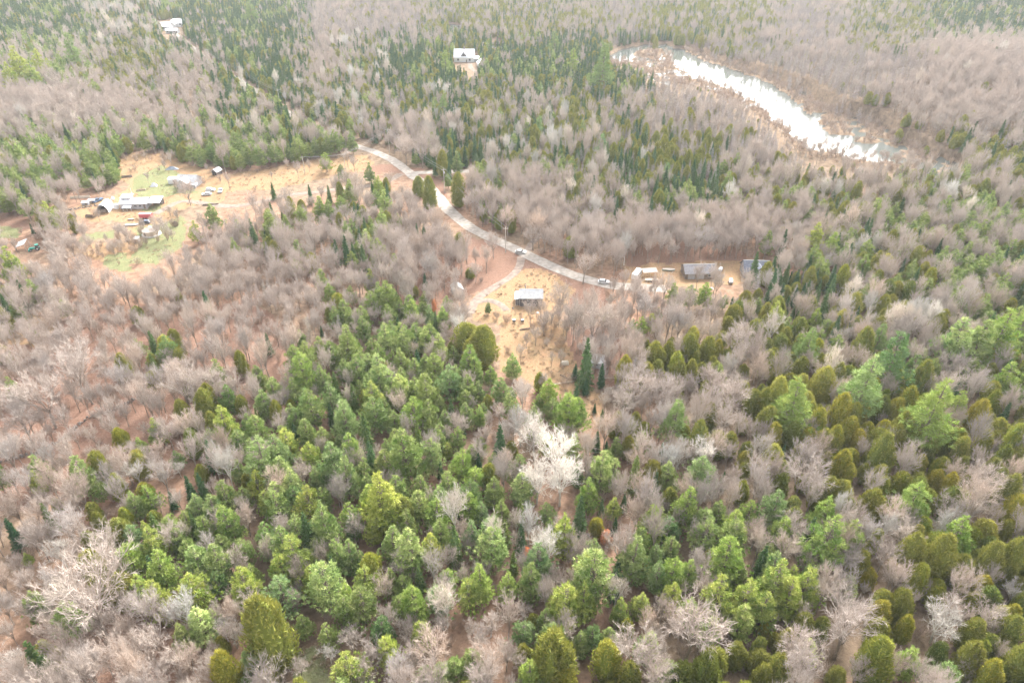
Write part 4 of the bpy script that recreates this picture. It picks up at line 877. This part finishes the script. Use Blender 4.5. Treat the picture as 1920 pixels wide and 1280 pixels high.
# hoop shed
def hoop(name, px, py, rz, W_, D, H_, m, label, cat='hoop shed'):
    c = front(name, px, py, rz, label, cat); prof = [(W_/2*math.cos(a), H_*math.sin(a)**.8) for a in np.linspace(0, math.pi, 13)]; n = len(prof); k = MB(); seg = 6
    vs = [(x, D*j/seg, z) for j in range(seg+1) for x, z in prof]; fs = [(j*n+i, j*n+i+1, (j+1)*n+i+1, (j+1)*n+i) for j in range(seg) for i in range(n-1)]
    k.add(vs, fs); k.add([(x, D, z) for x, z in prof], [tuple(range(n))]); o = k.build('cover', M[m], c, smooth=False)
    md = o.modifiers.new('t', 'SOLIDIFY'); md.thickness = .05
    for j in range(0, seg+1, 2): MB().tube([(x*.985, D*j/seg, z*.985) for x, z in prof], .05, 4).build('hoop', M['silver'], c)
    return c
c = hoop('hoop_shed', 194, 400, 8, 4.8, 7.5, 4.0, 'tarp', 'white pointed hoop shed beside the long farmhouse'); MB().box(-1.7, 1.7, 1.0, 6.0, 0, 1.5).build('stored_hay', M['board2'], c)
# yurt
c = front('yurt', 278, 446, 0, 'round cream yurt with domed top on a round deck', 'yurt')
def ring(mb, r0, r1, z0, z1, n=28, yc=0):
    vs = [(r0*math.cos(2*math.pi*k/n), yc + r0*math.sin(2*math.pi*k/n), z0) for k in range(n)] + [(r1*math.cos(2*math.pi*k/n), yc + r1*math.sin(2*math.pi*k/n), z1) for k in range(n)]
    mb.add(vs, [(k, (k+1) % n, n+(k+1) % n, n+k) for k in range(n)])
YC = 3.4
m = MB(); ring(m, 3.9, 3.9, -.2, .5, yc=YC); ring(m, 3.9, 3.2, .5, .5, yc=YC); m.build('deck', M['white'], c)
m = MB(); ring(m, 3.3, 3.25, .5, 2.4, yc=YC); wl = m.build('wall', M['canvas_wall'], c)
m = MB(); ring(m, 3.5, .55, 2.35, 3.7, yc=YC); ring(m, 3.5, 3.3, 2.35, 2.2, yc=YC); rf = m.build('roof', M['canvas'], c)
m = MB(); ring(m, .6, .45, 3.65, 3.85, yc=YC); ring(m, .45, .01, 3.85, 4.05, yc=YC); m.build('crown_dome', M['white'], rf)
door(c, -1.0, .9, 1.8, .33, 'board2', .5)
for k in range(12):
    a = 2*math.pi*k/12; MB().tube([(3.52*math.cos(a), YC+3.52*math.sin(a), 2.36), (.58*math.cos(a), YC+.58*math.sin(a), 3.73)], .03, 3).build('rafter_seam', M['canvas_wall'], rf)
c = front('shed', 257, 456, 4, 'tiny grey box shed at the lower left edge of the yurt', 'shed'); MB().prism([(0,0),(1.7,0),(1.7,2.2),(0,1.9)], -.9, .9).build('wall', M['siding'], c); MB().prism([(-.2,1.88),(1.9,2.25),(1.9,2.35),(-.2,1.98)][::-1], -1.05, 1.05).build('roof', M['metal_white'], c); door(c, 0, .8, 1.6)
# red trailer roof
c = front('cargo_trailer', 273, 411, 4, 'faded red topped trailer parked above the dark car', 'trailer'); MB().box(-2.6, 2.6, 0, 2.3, .55, 2.2).build('body', M['red'], c)
MB().prism([(-.08,2.2),(2.38,2.2),(2.2,2.42),(.1,2.42)], -2.7, 2.7).build('roof', M['redpale'], c)
for x_ in (-.8, .3): MB().tube([(x_,-.12,.38),(x_,.15,.38)], .38, 10).build('wheel', M['rubber'], c)
MB().tube([(2.6,1.15,.6),(3.6,1.15,.55)], .06, 5).build('hitch', M['silver'], c)
def car(name, px, py, rz, paint, label, suv=0.0, truck=False, group=None, cat='car'):
    c = front(name, px, py, rz, label, cat, group); W_ = .9; m = MB(); h = .1 * suv
    side = [(-2.2,.35),(-2.25,.75),(-2.0,.95),(-.95,1.0),(1.9,1.02),(2.2,.9),(2.25,.4)] if not truck else [(-2.5,.45),(-2.5,.9),(-1.4,1.05),(2.6,1.05),(2.6,.5)]
    n = len(side)
    def extr(s, w0, w1, nm, mat, inset=0.0):
        k = MB(); n = len(s); v = [(x, -w0 if z < 1.03 else -w1, z) for x, z in s] + [(x, w0 if z < 1.03 else w1, z) for x, z in s]
        k.add(v, [tuple(range(n)), tuple(range(n, 2*n))[::-1]] + [(i, i+n, (i+1) % n + n, (i+1) % n) for i in range(n)]); return k.build(nm, M[mat], c)
    b = extr(side, W_, W_, 'body', paint)
    cab = [(-1.0,1.0),(-.35,1.42+h),(1.25+.3*suv,1.44+h),(1.85,1.02)] if not truck else [(-1.3,1.04),(-.7,1.65),(.5,1.65),(.6,1.05)]
    extr(cab, W_-.04, W_-.18, 'windows', 'glass')
    rf = [(cab[1][0]-.03, cab[1][1]-.01), (cab[2][0]+.03, cab[2][1]-.01), (cab[2][0]-.05, cab[2][1]+.06), (cab[1][0]+.08, cab[1][1]+.06)]; extr(rf, W_-.15, W_-.15, 'roof', paint)
    for x_ in (-1.4, 1.35):
        for s_ in (-1, 1):
            wv = MB().tube([(x_, s_*.93, .34), (x_, s_*.70, .34)], .34, 12).build('wheel', M['rubber'], c); MB().tube([(x_, s_*.945, .34), (x_, s_*.90, .34)], .19, 8).build('rim', M['silver'], wv)
    for s_ in (-1, 1): MB().box(-2.28, -2.2, s_*.62-.16, s_*.62+.16, .66, .82).build('headlight', M['white'], c); MB().box(2.22, 2.3, s_*.66-.12, s_*.66+.12, .66, .84).build('tail_light', M['red'], c)
    if truck: pass
    return c
car('parked_car', 273, 419, 8, 'navy', 'dark navy car parked just below the red topped trailer', 1.0)
car('parked_car', 976, 475, 172, 'silver', 'silver grey car standing on the gravel road above the driveway mouth', .5)
car('parked_car', 1132, 531, 174, 'white', 'white car on the road between the tall bare trees', 1.0)
car('parked_car', 395, 358, 185, 'white', 'white vehicle nearest the farmyard house, upper of three', 1.2)
car('parked_car', 414, 360, 100, 'silver', 'pale small vehicle right of the white one in the yard', .3)
car('parked_car', 388, 366, 12, 'white', 'white car lowest of the three in the farmyard', .3)
car('pickup_truck', 184, 378, 70, 'bluetarp', 'blue truck nose showing behind the white hoop shed', truck=True, cat='truck')
# farmyard house behind the big tree
c = front('farm_cottage', 350, 352, -6, 'grey roofed farmyard house half hidden by a bare tree', 'house')
gable_x(c, 9.5, 7.5, 3.0, 2.3, 'siding', 'metal_grey', .4); gable_y(c, 4.8, 4.6, 3.2, 2.0, 'siding', 'metal_white', .35, xc=-.4, y0=-2.6, nm='wing_wall', rn='wing_roof')
window(c, -.4, 1.2, 1.0, 1.0, -2.6); window(c, 3.2, 1.2, .9, .9); door(c, -3.2); MB().prism([(-1.8,2.1),(-.02,2.6),(-.02,2.72),(-1.8,2.22)][::-1], 2.2, 6.6).build('porch_roof', M['metal_white'], c)
c = front('white_shed', 324, 345, 2, 'white flat roofed box shed left of the farmyard house', 'shed'); MB().box(-2.1, 2.1, 0, 3.2, -.1, 2.4).build('wall', M['white'], c); MB().prism([(-.15,2.41),(3.35,2.62),(3.35,2.74),(-.15,2.53)][::-1], -2.25, 2.25).build('roof', M['metal_white'], c); door(c, 1.0, .9, 1.9)
def tent(px, py, W_, H_, label, m='tarp'):
    c = front('tarp_tent', px, py, 0, label, 'tarp'); v = [(-W_/2,0,0),(W_/2,.3,0),(W_/2-.4,2.6,0),(-W_/2+.3,2.9,0),(-W_*.12,1.3,H_),(W_*.1,1.5,H_*.92)]
    MB().add(v, [(0,1,5,4),(1,2,5),(2,3,4,5),(3,0,4)]).build('cover', M[m], c); MB().tube([(-W_*.12,1.3,0),(-W_*.12,1.3,H_+.1)], .05, 5).build('pole', M['wood'], c)
tent(287, 351, 3.4, 2.0, 'small white peaked tarp on the green lawn'); tent(321, 319, 7.0, 1.6, 'slate blue tarp covered heap behind the upper lawn', 'darktarp'); tent(209, 375, 1.6, 1.5, 'tiny white tarp between hoop shed and woods')
c = front('shed', 403, 329, -18, 'small dark open shed right of the farmyard house', 'shed'); gable_y(c, 3.0, 4.0, 2.1, 1.2, 'board', 'metal_grey', .4); MB().box(-1.1, 1.1, -.03, -.003, 0, 1.9).build('doorway_shade', M['rubber'], c)  # flat black panel on the closed wall paints the shade inside the opening
for px, py, m, lb in ((160,385,'siding','low grey box shed left of the blue truck'), (172,381,'canvas','small cream box shed between grey shed and blue truck')):
    c = front('shed', px, py, 6, lb, 'shed'); MB().box(-1.5, 1.5, 0, 1.6, -.1, 1.3).build('wall', M[m], c); MB().prism([(-.15,1.31),(1.75,1.5),(1.75,1.6),(-.15,1.41)][::-1], -1.65, 1.65).build('roof', M['metal_white'], c); door(c, .5, .7, 1.1)
c = front('carport_frame', 40, 470, 10, 'tilted white tarp frame at the far left edge', 'carport'); v = [(-1.8,0,1.6),(1.8,.2,2.6),(1.8,4.2,3.4),(-1.8,4.0,2.2)]
MB().add(v + [(x,y,z+.08) for x,y,z in v], [(3,2,1,0),(4,5,6,7),(0,1,5,4),(1,2,6,5),(2,3,7,6),(3,0,4,7)]).build('cover', M['tarp'], c)
for x, y, z in v: MB().box(x-.06, x+.06, y-.06, y+.06, -.1, z).build('post', M['silver'], c)
c = front('tractor', 67, 469, 200, 'small teal green tractor at the far left edge', 'tractor')
MB().prism([(-.45,.7),(.45,.7),(.4,1.35),(-.4,1.35)], -.3, 1.9).build('hood', M['green'], c); MB().box(-1.5, -.3, -.6, .6, .8, 1.2).build('body', M['green'], c)
cb = MB().prism([(-.65,1.2),(.65,1.2),(.55,2.3),(-.55,2.3)], -1.4, -.35).build('cab', M['glass'], c); MB().box(-1.5, -.25, -.7, .7, 2.3, 2.42).build('roof', M['green'], cb)
for x_, r_ in ((-1.0, .8), (1.5, .45)):
    for s_ in (-1, 1): wv = MB().tube([(x_, s_*.95, r_), (x_, s_*.65, r_)], r_, 14).build('wheel', M['rubber'], c); MB().tube([(x_, s_*.98, r_), (x_, s_*.9, r_)], r_*.5, 10).build('rim', M['white'], wv)
MB().box(2.1, 2.4, -1.0, 1.0, .1, .8).build('bucket', M['green'], c)
def hull(name, px, py, rz, L, W_, m, label, cat='boat', group=None):
    c = front(name, px, py, rz, label, cat, group); st = [(-.5,.02),(-.35,.7),(-.05,1),(.3,.85),(.5,.35)]; k = MB(); vs = []
    for f, wd in st: vs += [(f*L, -W_/2*wd, .65), (f*L, -W_/3*wd, .15), (f*L, 0, .0), (f*L, W_/3*wd, .15), (f*L, W_/2*wd, .65)]
    k.add(vs, [(i*5+j, i*5+j+1, (i+1)*5+j+1, (i+1)*5+j) for i in range(4) for j in range(4)] + [(20,21,22,23,24)]); o = k.build('hull', M[m], c)
    MB().add([(f*L, s_*W_/2*wd*.97, .66) for f, wd in st for s_ in (-1, 1)], [(2*i, 2*i+1, 2*i+3, 2*i+2) for i in range(4)]).build('deck_cover', M['canvas' if m != 'white' else 'tarp'], c)
hull('boat', 247, 423, 8, 5.6, 1.5, 'white', 'long white upturned boat left of the dark car'); hull('boat', 1253, 507, -4, 5.0, 1.8, 'boatgreen', 'pale green boat right of the wooden awning'); hull('boat', 246, 413, 12, 3.0, .7, 'wood', 'small wooden canoe above the white boat')
# logs
def logs(name, px, py, rz, n, L, r, label, m='log', cat='log pile', spread=1.0):
    c = front(name, px, py, rz, label, cat); k = 0; row = max(1, int(math.sqrt(n*2))); lay = 0
    while k < n:
        for i in range(max(1, row - lay)):
            if k >= n: break
            y = (i + lay * .5) * r * 2.05 * spread; j = random.uniform(-.3, .3); MB().tube([(-L/2+j, y, r+lay*r*1.75), (L/2+j, y+random.uniform(-.1,.1), r+lay*r*1.75)], r*random.uniform(.8,1), 7).build('log', M[m], c); k += 1
        lay += 1
logs('log_pile', 131, 408, 6, 10, 5.2, .22, 'stack of grey logs at the left of the farmyard'); logs('log_pile', 168, 408, -8, 8, 4.0, .25, 'dark heap of logs below the hoop shed')
logs('lumber_pile', 265, 358, 20, 6, 4.0, .16, 'scattered timber on the upper lawn', 'wood'); logs('log_pile', 150, 372, 8, 7, 9.0, .16, 'long row of poles lying above the grey box shed', 'palelog')
logs('log_pile', 1060, 685, 10, 9, 2.2, .22, 'pale heap of split logs left of the tall spruce', 'palelog'); logs('log_pile', 395, 385, 10, 5, 7.0, .2, 'low row of logs in the field below the white cars')
logs('log_pile', 238, 333, 14, 6, 5.0, .2, 'brown log heap at the upper left of the farm clearing'); logs('log_pile', 620, 404, -22, 3, 6.0, .14, 'pale poles lying in the brush below the lane', 'palelog')
logs('log_pile', 985, 618, 12, 3, 3.5, .14, 'dark poles under the bare bush below the cabin')
c = front('fallen_log', 1066, 718, 14, 'long pale fallen log lying across the narrow brush strip', 'log'); MB().tube([(-4.6,0,.35),(0,.1,.4),(4.6,0,.3)], [.19,.16,.1], 7).build('stem', M['palelog'], c)
c = front('fallen_log', 1060, 708, -42, 'short dark log in the ditch left of the tall spruce', 'log'); MB().tube([(-2,0,.25),(2,0,.25)], [.18,.12], 7).build('stem', M['log'], c)
c = front('fallen_log', 1148, 710, 0, 'thin grey log on the ground right of the hut', 'log'); MB().tube([(-3,0,.3),(3,0,.35)], [.12,.08], 6).build('stem', M['palelog'], c)
# cable reel
c = front('cable_reel', 331, 425, 35, 'dark brown wooden reel standing in the yard right of the yurt', 'reel')
for y_ in (0, 1.1): MB().tube([(0,y_,1.1),(0,y_+.12,1.1)], 1.1, 16).build('flange', M['log'], c)
MB().tube([(0,.12,1.1),(0,1.1,1.1)], .5, 12).build('drum', M['board'], c)
# junk by the brush below the cabin
for px, py, m, lb in ((964,605,'rubber','dark barbecue grill with pale lid near the brush below the cabin'), (980,605,'board','dark crate with pale top right of the grill')):
    c = front('grill' if m == 'rubber' else 'crate', px, py, 10, lb, 'grill' if m == 'rubber' else 'crate'); MB().box(-.5, .5, 0, .7, .35, .95).build('box', M[m], c); MB().prism([(-.03,.95),(.73,.95),(.55,1.2),(.15,1.2)], -.5, .5).build('lid', M['white'], c)
    for x_ in (-.42, .42):
        for y_ in (.06, .6): MB().box(x_-.04, x_+.04, y_-.04, y_+.04, -.05, .36).build('leg', M['silver'], c)
def rock(px, py, r, label, m='white'):
    x, y, z = at(px, py); k = MB(); n = 8; vs = []; 
    for zz, q in ((0,1),(.5,.95),(.9,.5)):
        for i in range(n): a = 2*math.pi*i/n; s = r*q*random.uniform(.8,1.15); vs.append((s*math.cos(a), s*math.sin(a), zz*r))
    vs.append((0,0,r*1.05)); k.add(vs, [(j*n+i, j*n+(i+1) % n, (j+1)*n+(i+1) % n, (j+1)*n+i) for j in range(2) for i in range(n)] + [(16+i, 16+(i+1) % n, 24) for i in range(n)])
    o = k.build('boulder', M[m], loc=(x, y, z)); tag(o, label, 'boulder')
rock(1008, 587, .5, 'small white boulder below the right corner of the cabin'); rock(1334, 542, .7, 'white boulder in the yard right of the long garage'); rock(962, 578, .4, 'small pale boulder at the left of the cabin', 'stone')
# road side house
c = front('gabled_house', 1417, 523, -3, 'grey house with blue-grey roof and front gable among bare trees', 'house')
gable_x(c, 9.0, 7.5, 3.0, 3.0, 'stonewall', 'shingle_blue', .5); gable_y(c, 5.4, 4.0, 3.1, 2.7, 'stonewall', 'shingle_blue', .45, xc=.6, y0=-1.6, nm='wing_wall', rn='wing_roof')
window(c, .6, 3.3, .8, 1.0, -1.6); [window(c, x_, .8, .9, 1.4, -1.6) for x_ in (-1.1, .6, 2.3)]; window(c, -3.2, 1.0, .9, 1.1); door(c, 3.9, m='white')
MB().prism([(-3.4,-.2),(-1.62,-.2),(-1.62,.5),(-3.4,.5)], -2.2, 3.6).build('deck', M['wood'], c)
for x_ in (-2.1, -.2, 1.7, 3.5): MB().box(x_-.05, x_+.05, -3.38, -3.28, .5, 1.4).build('railing_post', M['white'], c)
MB().box(-2.15, 3.55, -3.37, -3.29, 1.4, 1.48).build('handrail', M['white'], c)
c = front('garage', 1312, 523, 2, 'long low garage with plain grey roof and brown wall', 'garage'); gable_x(c, 11.5, 7.0, 2.5, 2.0, 'board2', 'shingle', .4)
for x_ in (-3.4, 0.2): MB().box(x_-1.3, x_+1.3, -.05, -.004, 0, 2.1).build('garage_door', M['siding'], c)
window(c, 3.6, 1.0, 1.0, .8); door(c, 5.0)
# camper
c = front('camper_trailer', 1193, 520, 62, 'white boxy camper trailer parked beside the road', 'camper'); MB().prism([(-1.1,.5),(1.1,.5),(1.1,2.5),(.9,2.7),(-.9,2.7),(-1.1,2.5)], -2.9, 2.9).build('body', M['white'], c)
for x_ in (-1.6, .6): MB().box(x_-.5, x_+.5, -1.13, -1.103, 1.4, 2.0).build('window', M['glass'], c)
MB().box(-2.2+3.9, 2.4, -1.13, -1.103, .6, 2.3).build('door', M['siding'], c); MB().box(-.4, .4, -.3, .3, 2.71, 2.95).build('roof_vent', M['siding'], c)
for s_ in (-1, 1): wv = MB().tube([(0, s_*1.14, .38), (0, s_*.85, .38)], .38, 12).build('wheel', M['rubber'], c)
MB().tube([(2.9,0,.6),(4.1,0,.55)], .07, 5).build('hitch', M['silver'], c)
c = front('awning', 1219, 520, 4, 'low pale awning on posts between camper and green boat', 'awning'); MB().add([(-2.8,0,2.0),(2.8,0,2.2),(2.8,3,2.6),(-2.8,3,2.4),(-2.8,0,2.08),(2.8,0,2.28),(2.8,3,2.68),(-2.8,3,2.48)], [(3,2,1,0),(4,5,6,7),(0,1,5,4),(1,2,6,5),(2,3,7,6),(3,0,4,7)]).build('roof', M['canvas'], c)
for x_ in (-2.6, 0, 2.6):
    for y_ in (.1, 2.9): MB().box(x_-.06, x_+.06, y_-.06, y_+.06, -.1, 2.15 if y_ < 1 else 2.5).build('post', M['wood'], c)
c = front('flatbed_trailer', 1222, 527, 176, 'low pale flatbed trailer loaded with boards below the awning', 'trailer'); MB().box(-2.5, 2.5, -.9, .9, .55, .7).build('bed', M['wood'], c)
for i in range(4): MB().box(-2.2, 2.0, -.7+i*.36, -.42+i*.36, .705, .83).build('board', M['palelog'], c)
for x_ in (-.5, .4):
    for s_ in (-1, 1): MB().tube([(x_, s_*1.1, .33), (x_, s_*.92, .33)], .33, 10).build('wheel', M['rubber'], c)
MB().tube([(2.5,0,.6),(3.5,0,.5)], .06, 5).build('hitch', M['silver'], c)
for px, py, rz, lb in ((1350,508,60,'white tarped trailer in the gap between garage and gabled house'), (1370,530,75,'small white tarped trailer left of the gabled house porch')):
    c = front('utility_trailer', px, py, rz, lb, 'trailer'); MB().box(-1.4, 1.4, -.7, .7, .5, .7).build('bed', M['silver'], c); MB().prism([(-.75,.7),(.75,.7),(.45,1.3),(-.45,1.3)], -1.35, 1.35).build('cover', M['tarp'], c)
    for s_ in (-1, 1): MB().tube([(0, s_*.9, .3), (0, s_*.72, .3)], .3, 10).build('wheel', M['rubber'], c)
# white house among the spruces
c = front('white_house', 870, 117, -2, 'white house with wide pale roof and dark dormer among spruces', 'house'); gable_x(c, 17, 12, 4.2, 5.5, 'white', 'metal_white', .5)
d_ = gable_y(c, 4.6, 5.0, 5.4, 3.0, 'board', 'metal_white', .4, xc=0.0, y0=.4, z0=3.0, nm='dormer', rn='dormer_roof'); window(c, 0, 4.6, 1.6, 2.2, .4, 2)
window(c, -5, 1.2, 1.6, 1.6, nx=2); window(c, 5, 1.2, 1.6, 1.6, nx=2); door(c, 2.2); MB().box(-.6, .6, 5.7, 6.7, 8.8, 11.2).build('chimney', M['stone'], c)
MB().prism([(1,-.3),(9,-.3),(9,3.0),(1,2.6)], 8.52, 12.5).build('side_wing', M['siding'], c); MB().prism([(.6,2.62),(9.4,3.1),(9.4,3.3),(.6,2.82)][::-1], 8.6, 13).build('wing_roof', M['metal_white'], c)
MB().tube([(-8.8,8,0),(-8.8,8,15)], .1, 5).build('antenna_mast', M['silver'], c)
c = front('garage', 904, 128, 10, 'small white roofed garage right of the white house', 'garage'); gable_y(c, 6.5, 9, 3.4, 2.4, 'white', 'metal_white', .4); MB().box(-2.2, 2.2, -.05, -.004, 0, 2.6).build('garage_door', M['board'], c)
# far buildings upper left
c = front('far_house', 306, 57, 8, 'left white roofed building in the far upper left clearing', 'building'); gable_x(c, 14, 11, 3.6, 3.4, 'siding', 'metal_white', .5); [window(c, x_, 1.2, 2, 1.6) for x_ in (-4.5, 0, 3.5)]; door(c, 5.8, 1.2, 2.3)
c = front('far_house', 332, 50, -8, 'right white roofed building in the far upper left clearing', 'building'); gable_x(c, 12, 10, 3.6, 3.2, 'white', 'metal_white', .5); gable_y(c, 6, 5, 3.6, 2.6, 'white', 'metal_white', .5, xc=-3, y0=-4, nm='wing_wall', rn='wing_roof'); window(c, -3, 1.4, 2, 1.6, -4); window(c, 4, 1.4, 2, 1.6); door(c, 5.2)
c = front('far_house', 322, 63, 0, 'long low white building in front of the far pair', 'building'); gable_x(c, 12, 6, 2.8, 1.8, 'siding', 'metal_white', .4); window(c, -4, 1.1, 1.6, 1.3); window(c, 3, 1.1, 1.6, 1.3); door(c, 5)
car('parked_car', 345, 34, 20, 'white', 'white car on the pale drive of the far buildings', 1.0)
# utility poles and wires
PT = {}
def upole(key, px, py, H_, rz, label, arm=True):
    x, y, z = at(px, py); c = empty('utility_pole', (x, y, z), R(rz)); tag(c, label, 'utility pole', 'utility poles')
    MB().tube([(0,0,-.8),(0,0,H_)], [.19,.13], 8).build('pole', M['polewood'], c)
    if arm:
        a_ = MB().box(-1.1, 1.1, -.06, .06, H_-.75, H_-.62).build('crossarm', M['polewood'], c)
        for s_ in (-1, 0, 1): MB().tube([(s_, 0, H_-.62), (s_, 0, H_-.40)], .06, 6).build('insulator', M['white'], a_)
        MB().tube([(.3,0,H_-2.6),(.3,0,H_-1.7)], .22, 8).build('transformer', M['silver'], c) if key in 'A' else None
    PT[key] = [(x + math.cos(R(rz)) * s_, y + math.sin(R(rz)) * s_, z + H_ - .4) for s_ in (-1, 1)]
upole('A', 834, 362, 12.5, 0, 'pale utility pole standing beside the road bend below the junction'); upole('A2', 948, 474, 11.5, -10, 'utility pole among bare trees beside the lower road')
upole('B', 731, 288, 14, 10, 'tall pale utility pole above the upper road'); upole('C', 572, 326, 9.5, 30, 'short pale utility pole at the edge of the straw field'); upole('D', 648, 319, 9, 30, 'dark utility pole in the straw field near the road', True)
upole('E', 681, 250, 12, 10, 'pale utility pole among trees above the upper road end'); upole('F', 397, 128, 15, 40, 'farthest pale utility pole in the dark line of spruces'); upole('G', 458, 166, 14, 40, 'middle utility pole of the far road line'); upole('H', 528, 211, 15, 40, 'lower utility pole of the far road line')
def wires(a, b):
    for i, (p, q) in enumerate(zip(PT[a], PT[b])):
        p = np.array(p); q = np.array(q); L = np.linalg.norm(q - p); pts = [p + (q - p) * t - np.array([0, 0, L * .02 * 4 * t * (1 - t)]) for t in np.linspace(0, 1, 9)]
        nm = {('A','A2'): 'lower road bend', ('B','A'): 'road junction', ('E','B'): 'upper road end', ('H','E'): 'woods left of the upper road', ('G','H'): 'far dark road line', ('F','G'): 'farthest dark road line', ('C','D'): 'straw field', ('D','B'): 'road above the straw field'}[(a, b)]
        o = MB().tube(pts, .045, 4).build('power_line', M['wire']); tag(o, f'{"left" if i == 0 else "right"} wire strung over the {nm}', 'power line', 'power lines')
for a, b in (('A','A2'), ('B','A'), ('E','B'), ('H','E'), ('G','H'), ('F','G'), ('C','D'), ('D','B')): wires(a, b)
# old stone wall in the thin woods
def stonewall(pts, label):
    L = smooth_line(pts, 1.0); c = empty('stone_wall', (*L[0], 0)); tag(c, label, 'stone wall'); k = MB(); x0, y0 = L[0]
    for i, (x, y) in enumerate(L):
        for q in range(3):
            r = random.uniform(.2, .42); px_, py_ = x - x0 + random.uniform(-.45, .45), y - y0 + random.uniform(-.45, .45); z = float(terrain(x, y)) + q * .22; n = 5; vs = []
            for zz, s in ((-.1, 1), (r*.7, .9), (r*1.2, .35)): vs += [(px_ + r*s*math.cos(2*math.pi*j/n+i), py_ + r*s*math.sin(2*math.pi*j/n+i), z + zz) for j in range(n)]
            k.add(vs, [(a*n+j, a*n+(j+1) % n, (a+1)*n+(j+1) % n, (a+1)*n+j) for a in range(2) for j in range(n)] + [tuple(range(2*n, 3*n))])
    o = k.build('stone', M['stone'], c); o['kind'] = 'stuff'
stonewall([(-20,872),(60,850),(110,828),(165,785),(215,768),(262,744)], 'long low wall of tumbled stones through the thin woods')
stonewall([(95,402),(150,392),(190,386)], 'low line of stones left of the box sheds')


# ------------------------------------------------------------------ haze
mb = MB(); mb.box(-2600, 2600, -600, 2400, -4, 132); m, t, out = newmat('haze_air')
pv = t.nodes.new('ShaderNodeVolumePrincipled'); pv.inputs['Density'].default_value = HAZE_DENSITY; pv.inputs['Color'].default_value = (.96,.98,1,1); pv.inputs['Anisotropy'].default_value = .2
t.links.new(pv.outputs[0], out.inputs['Volume']); hz = mb.build('haze', m); tag(hz, 'thin pale haze over the forest', kind='stuff')
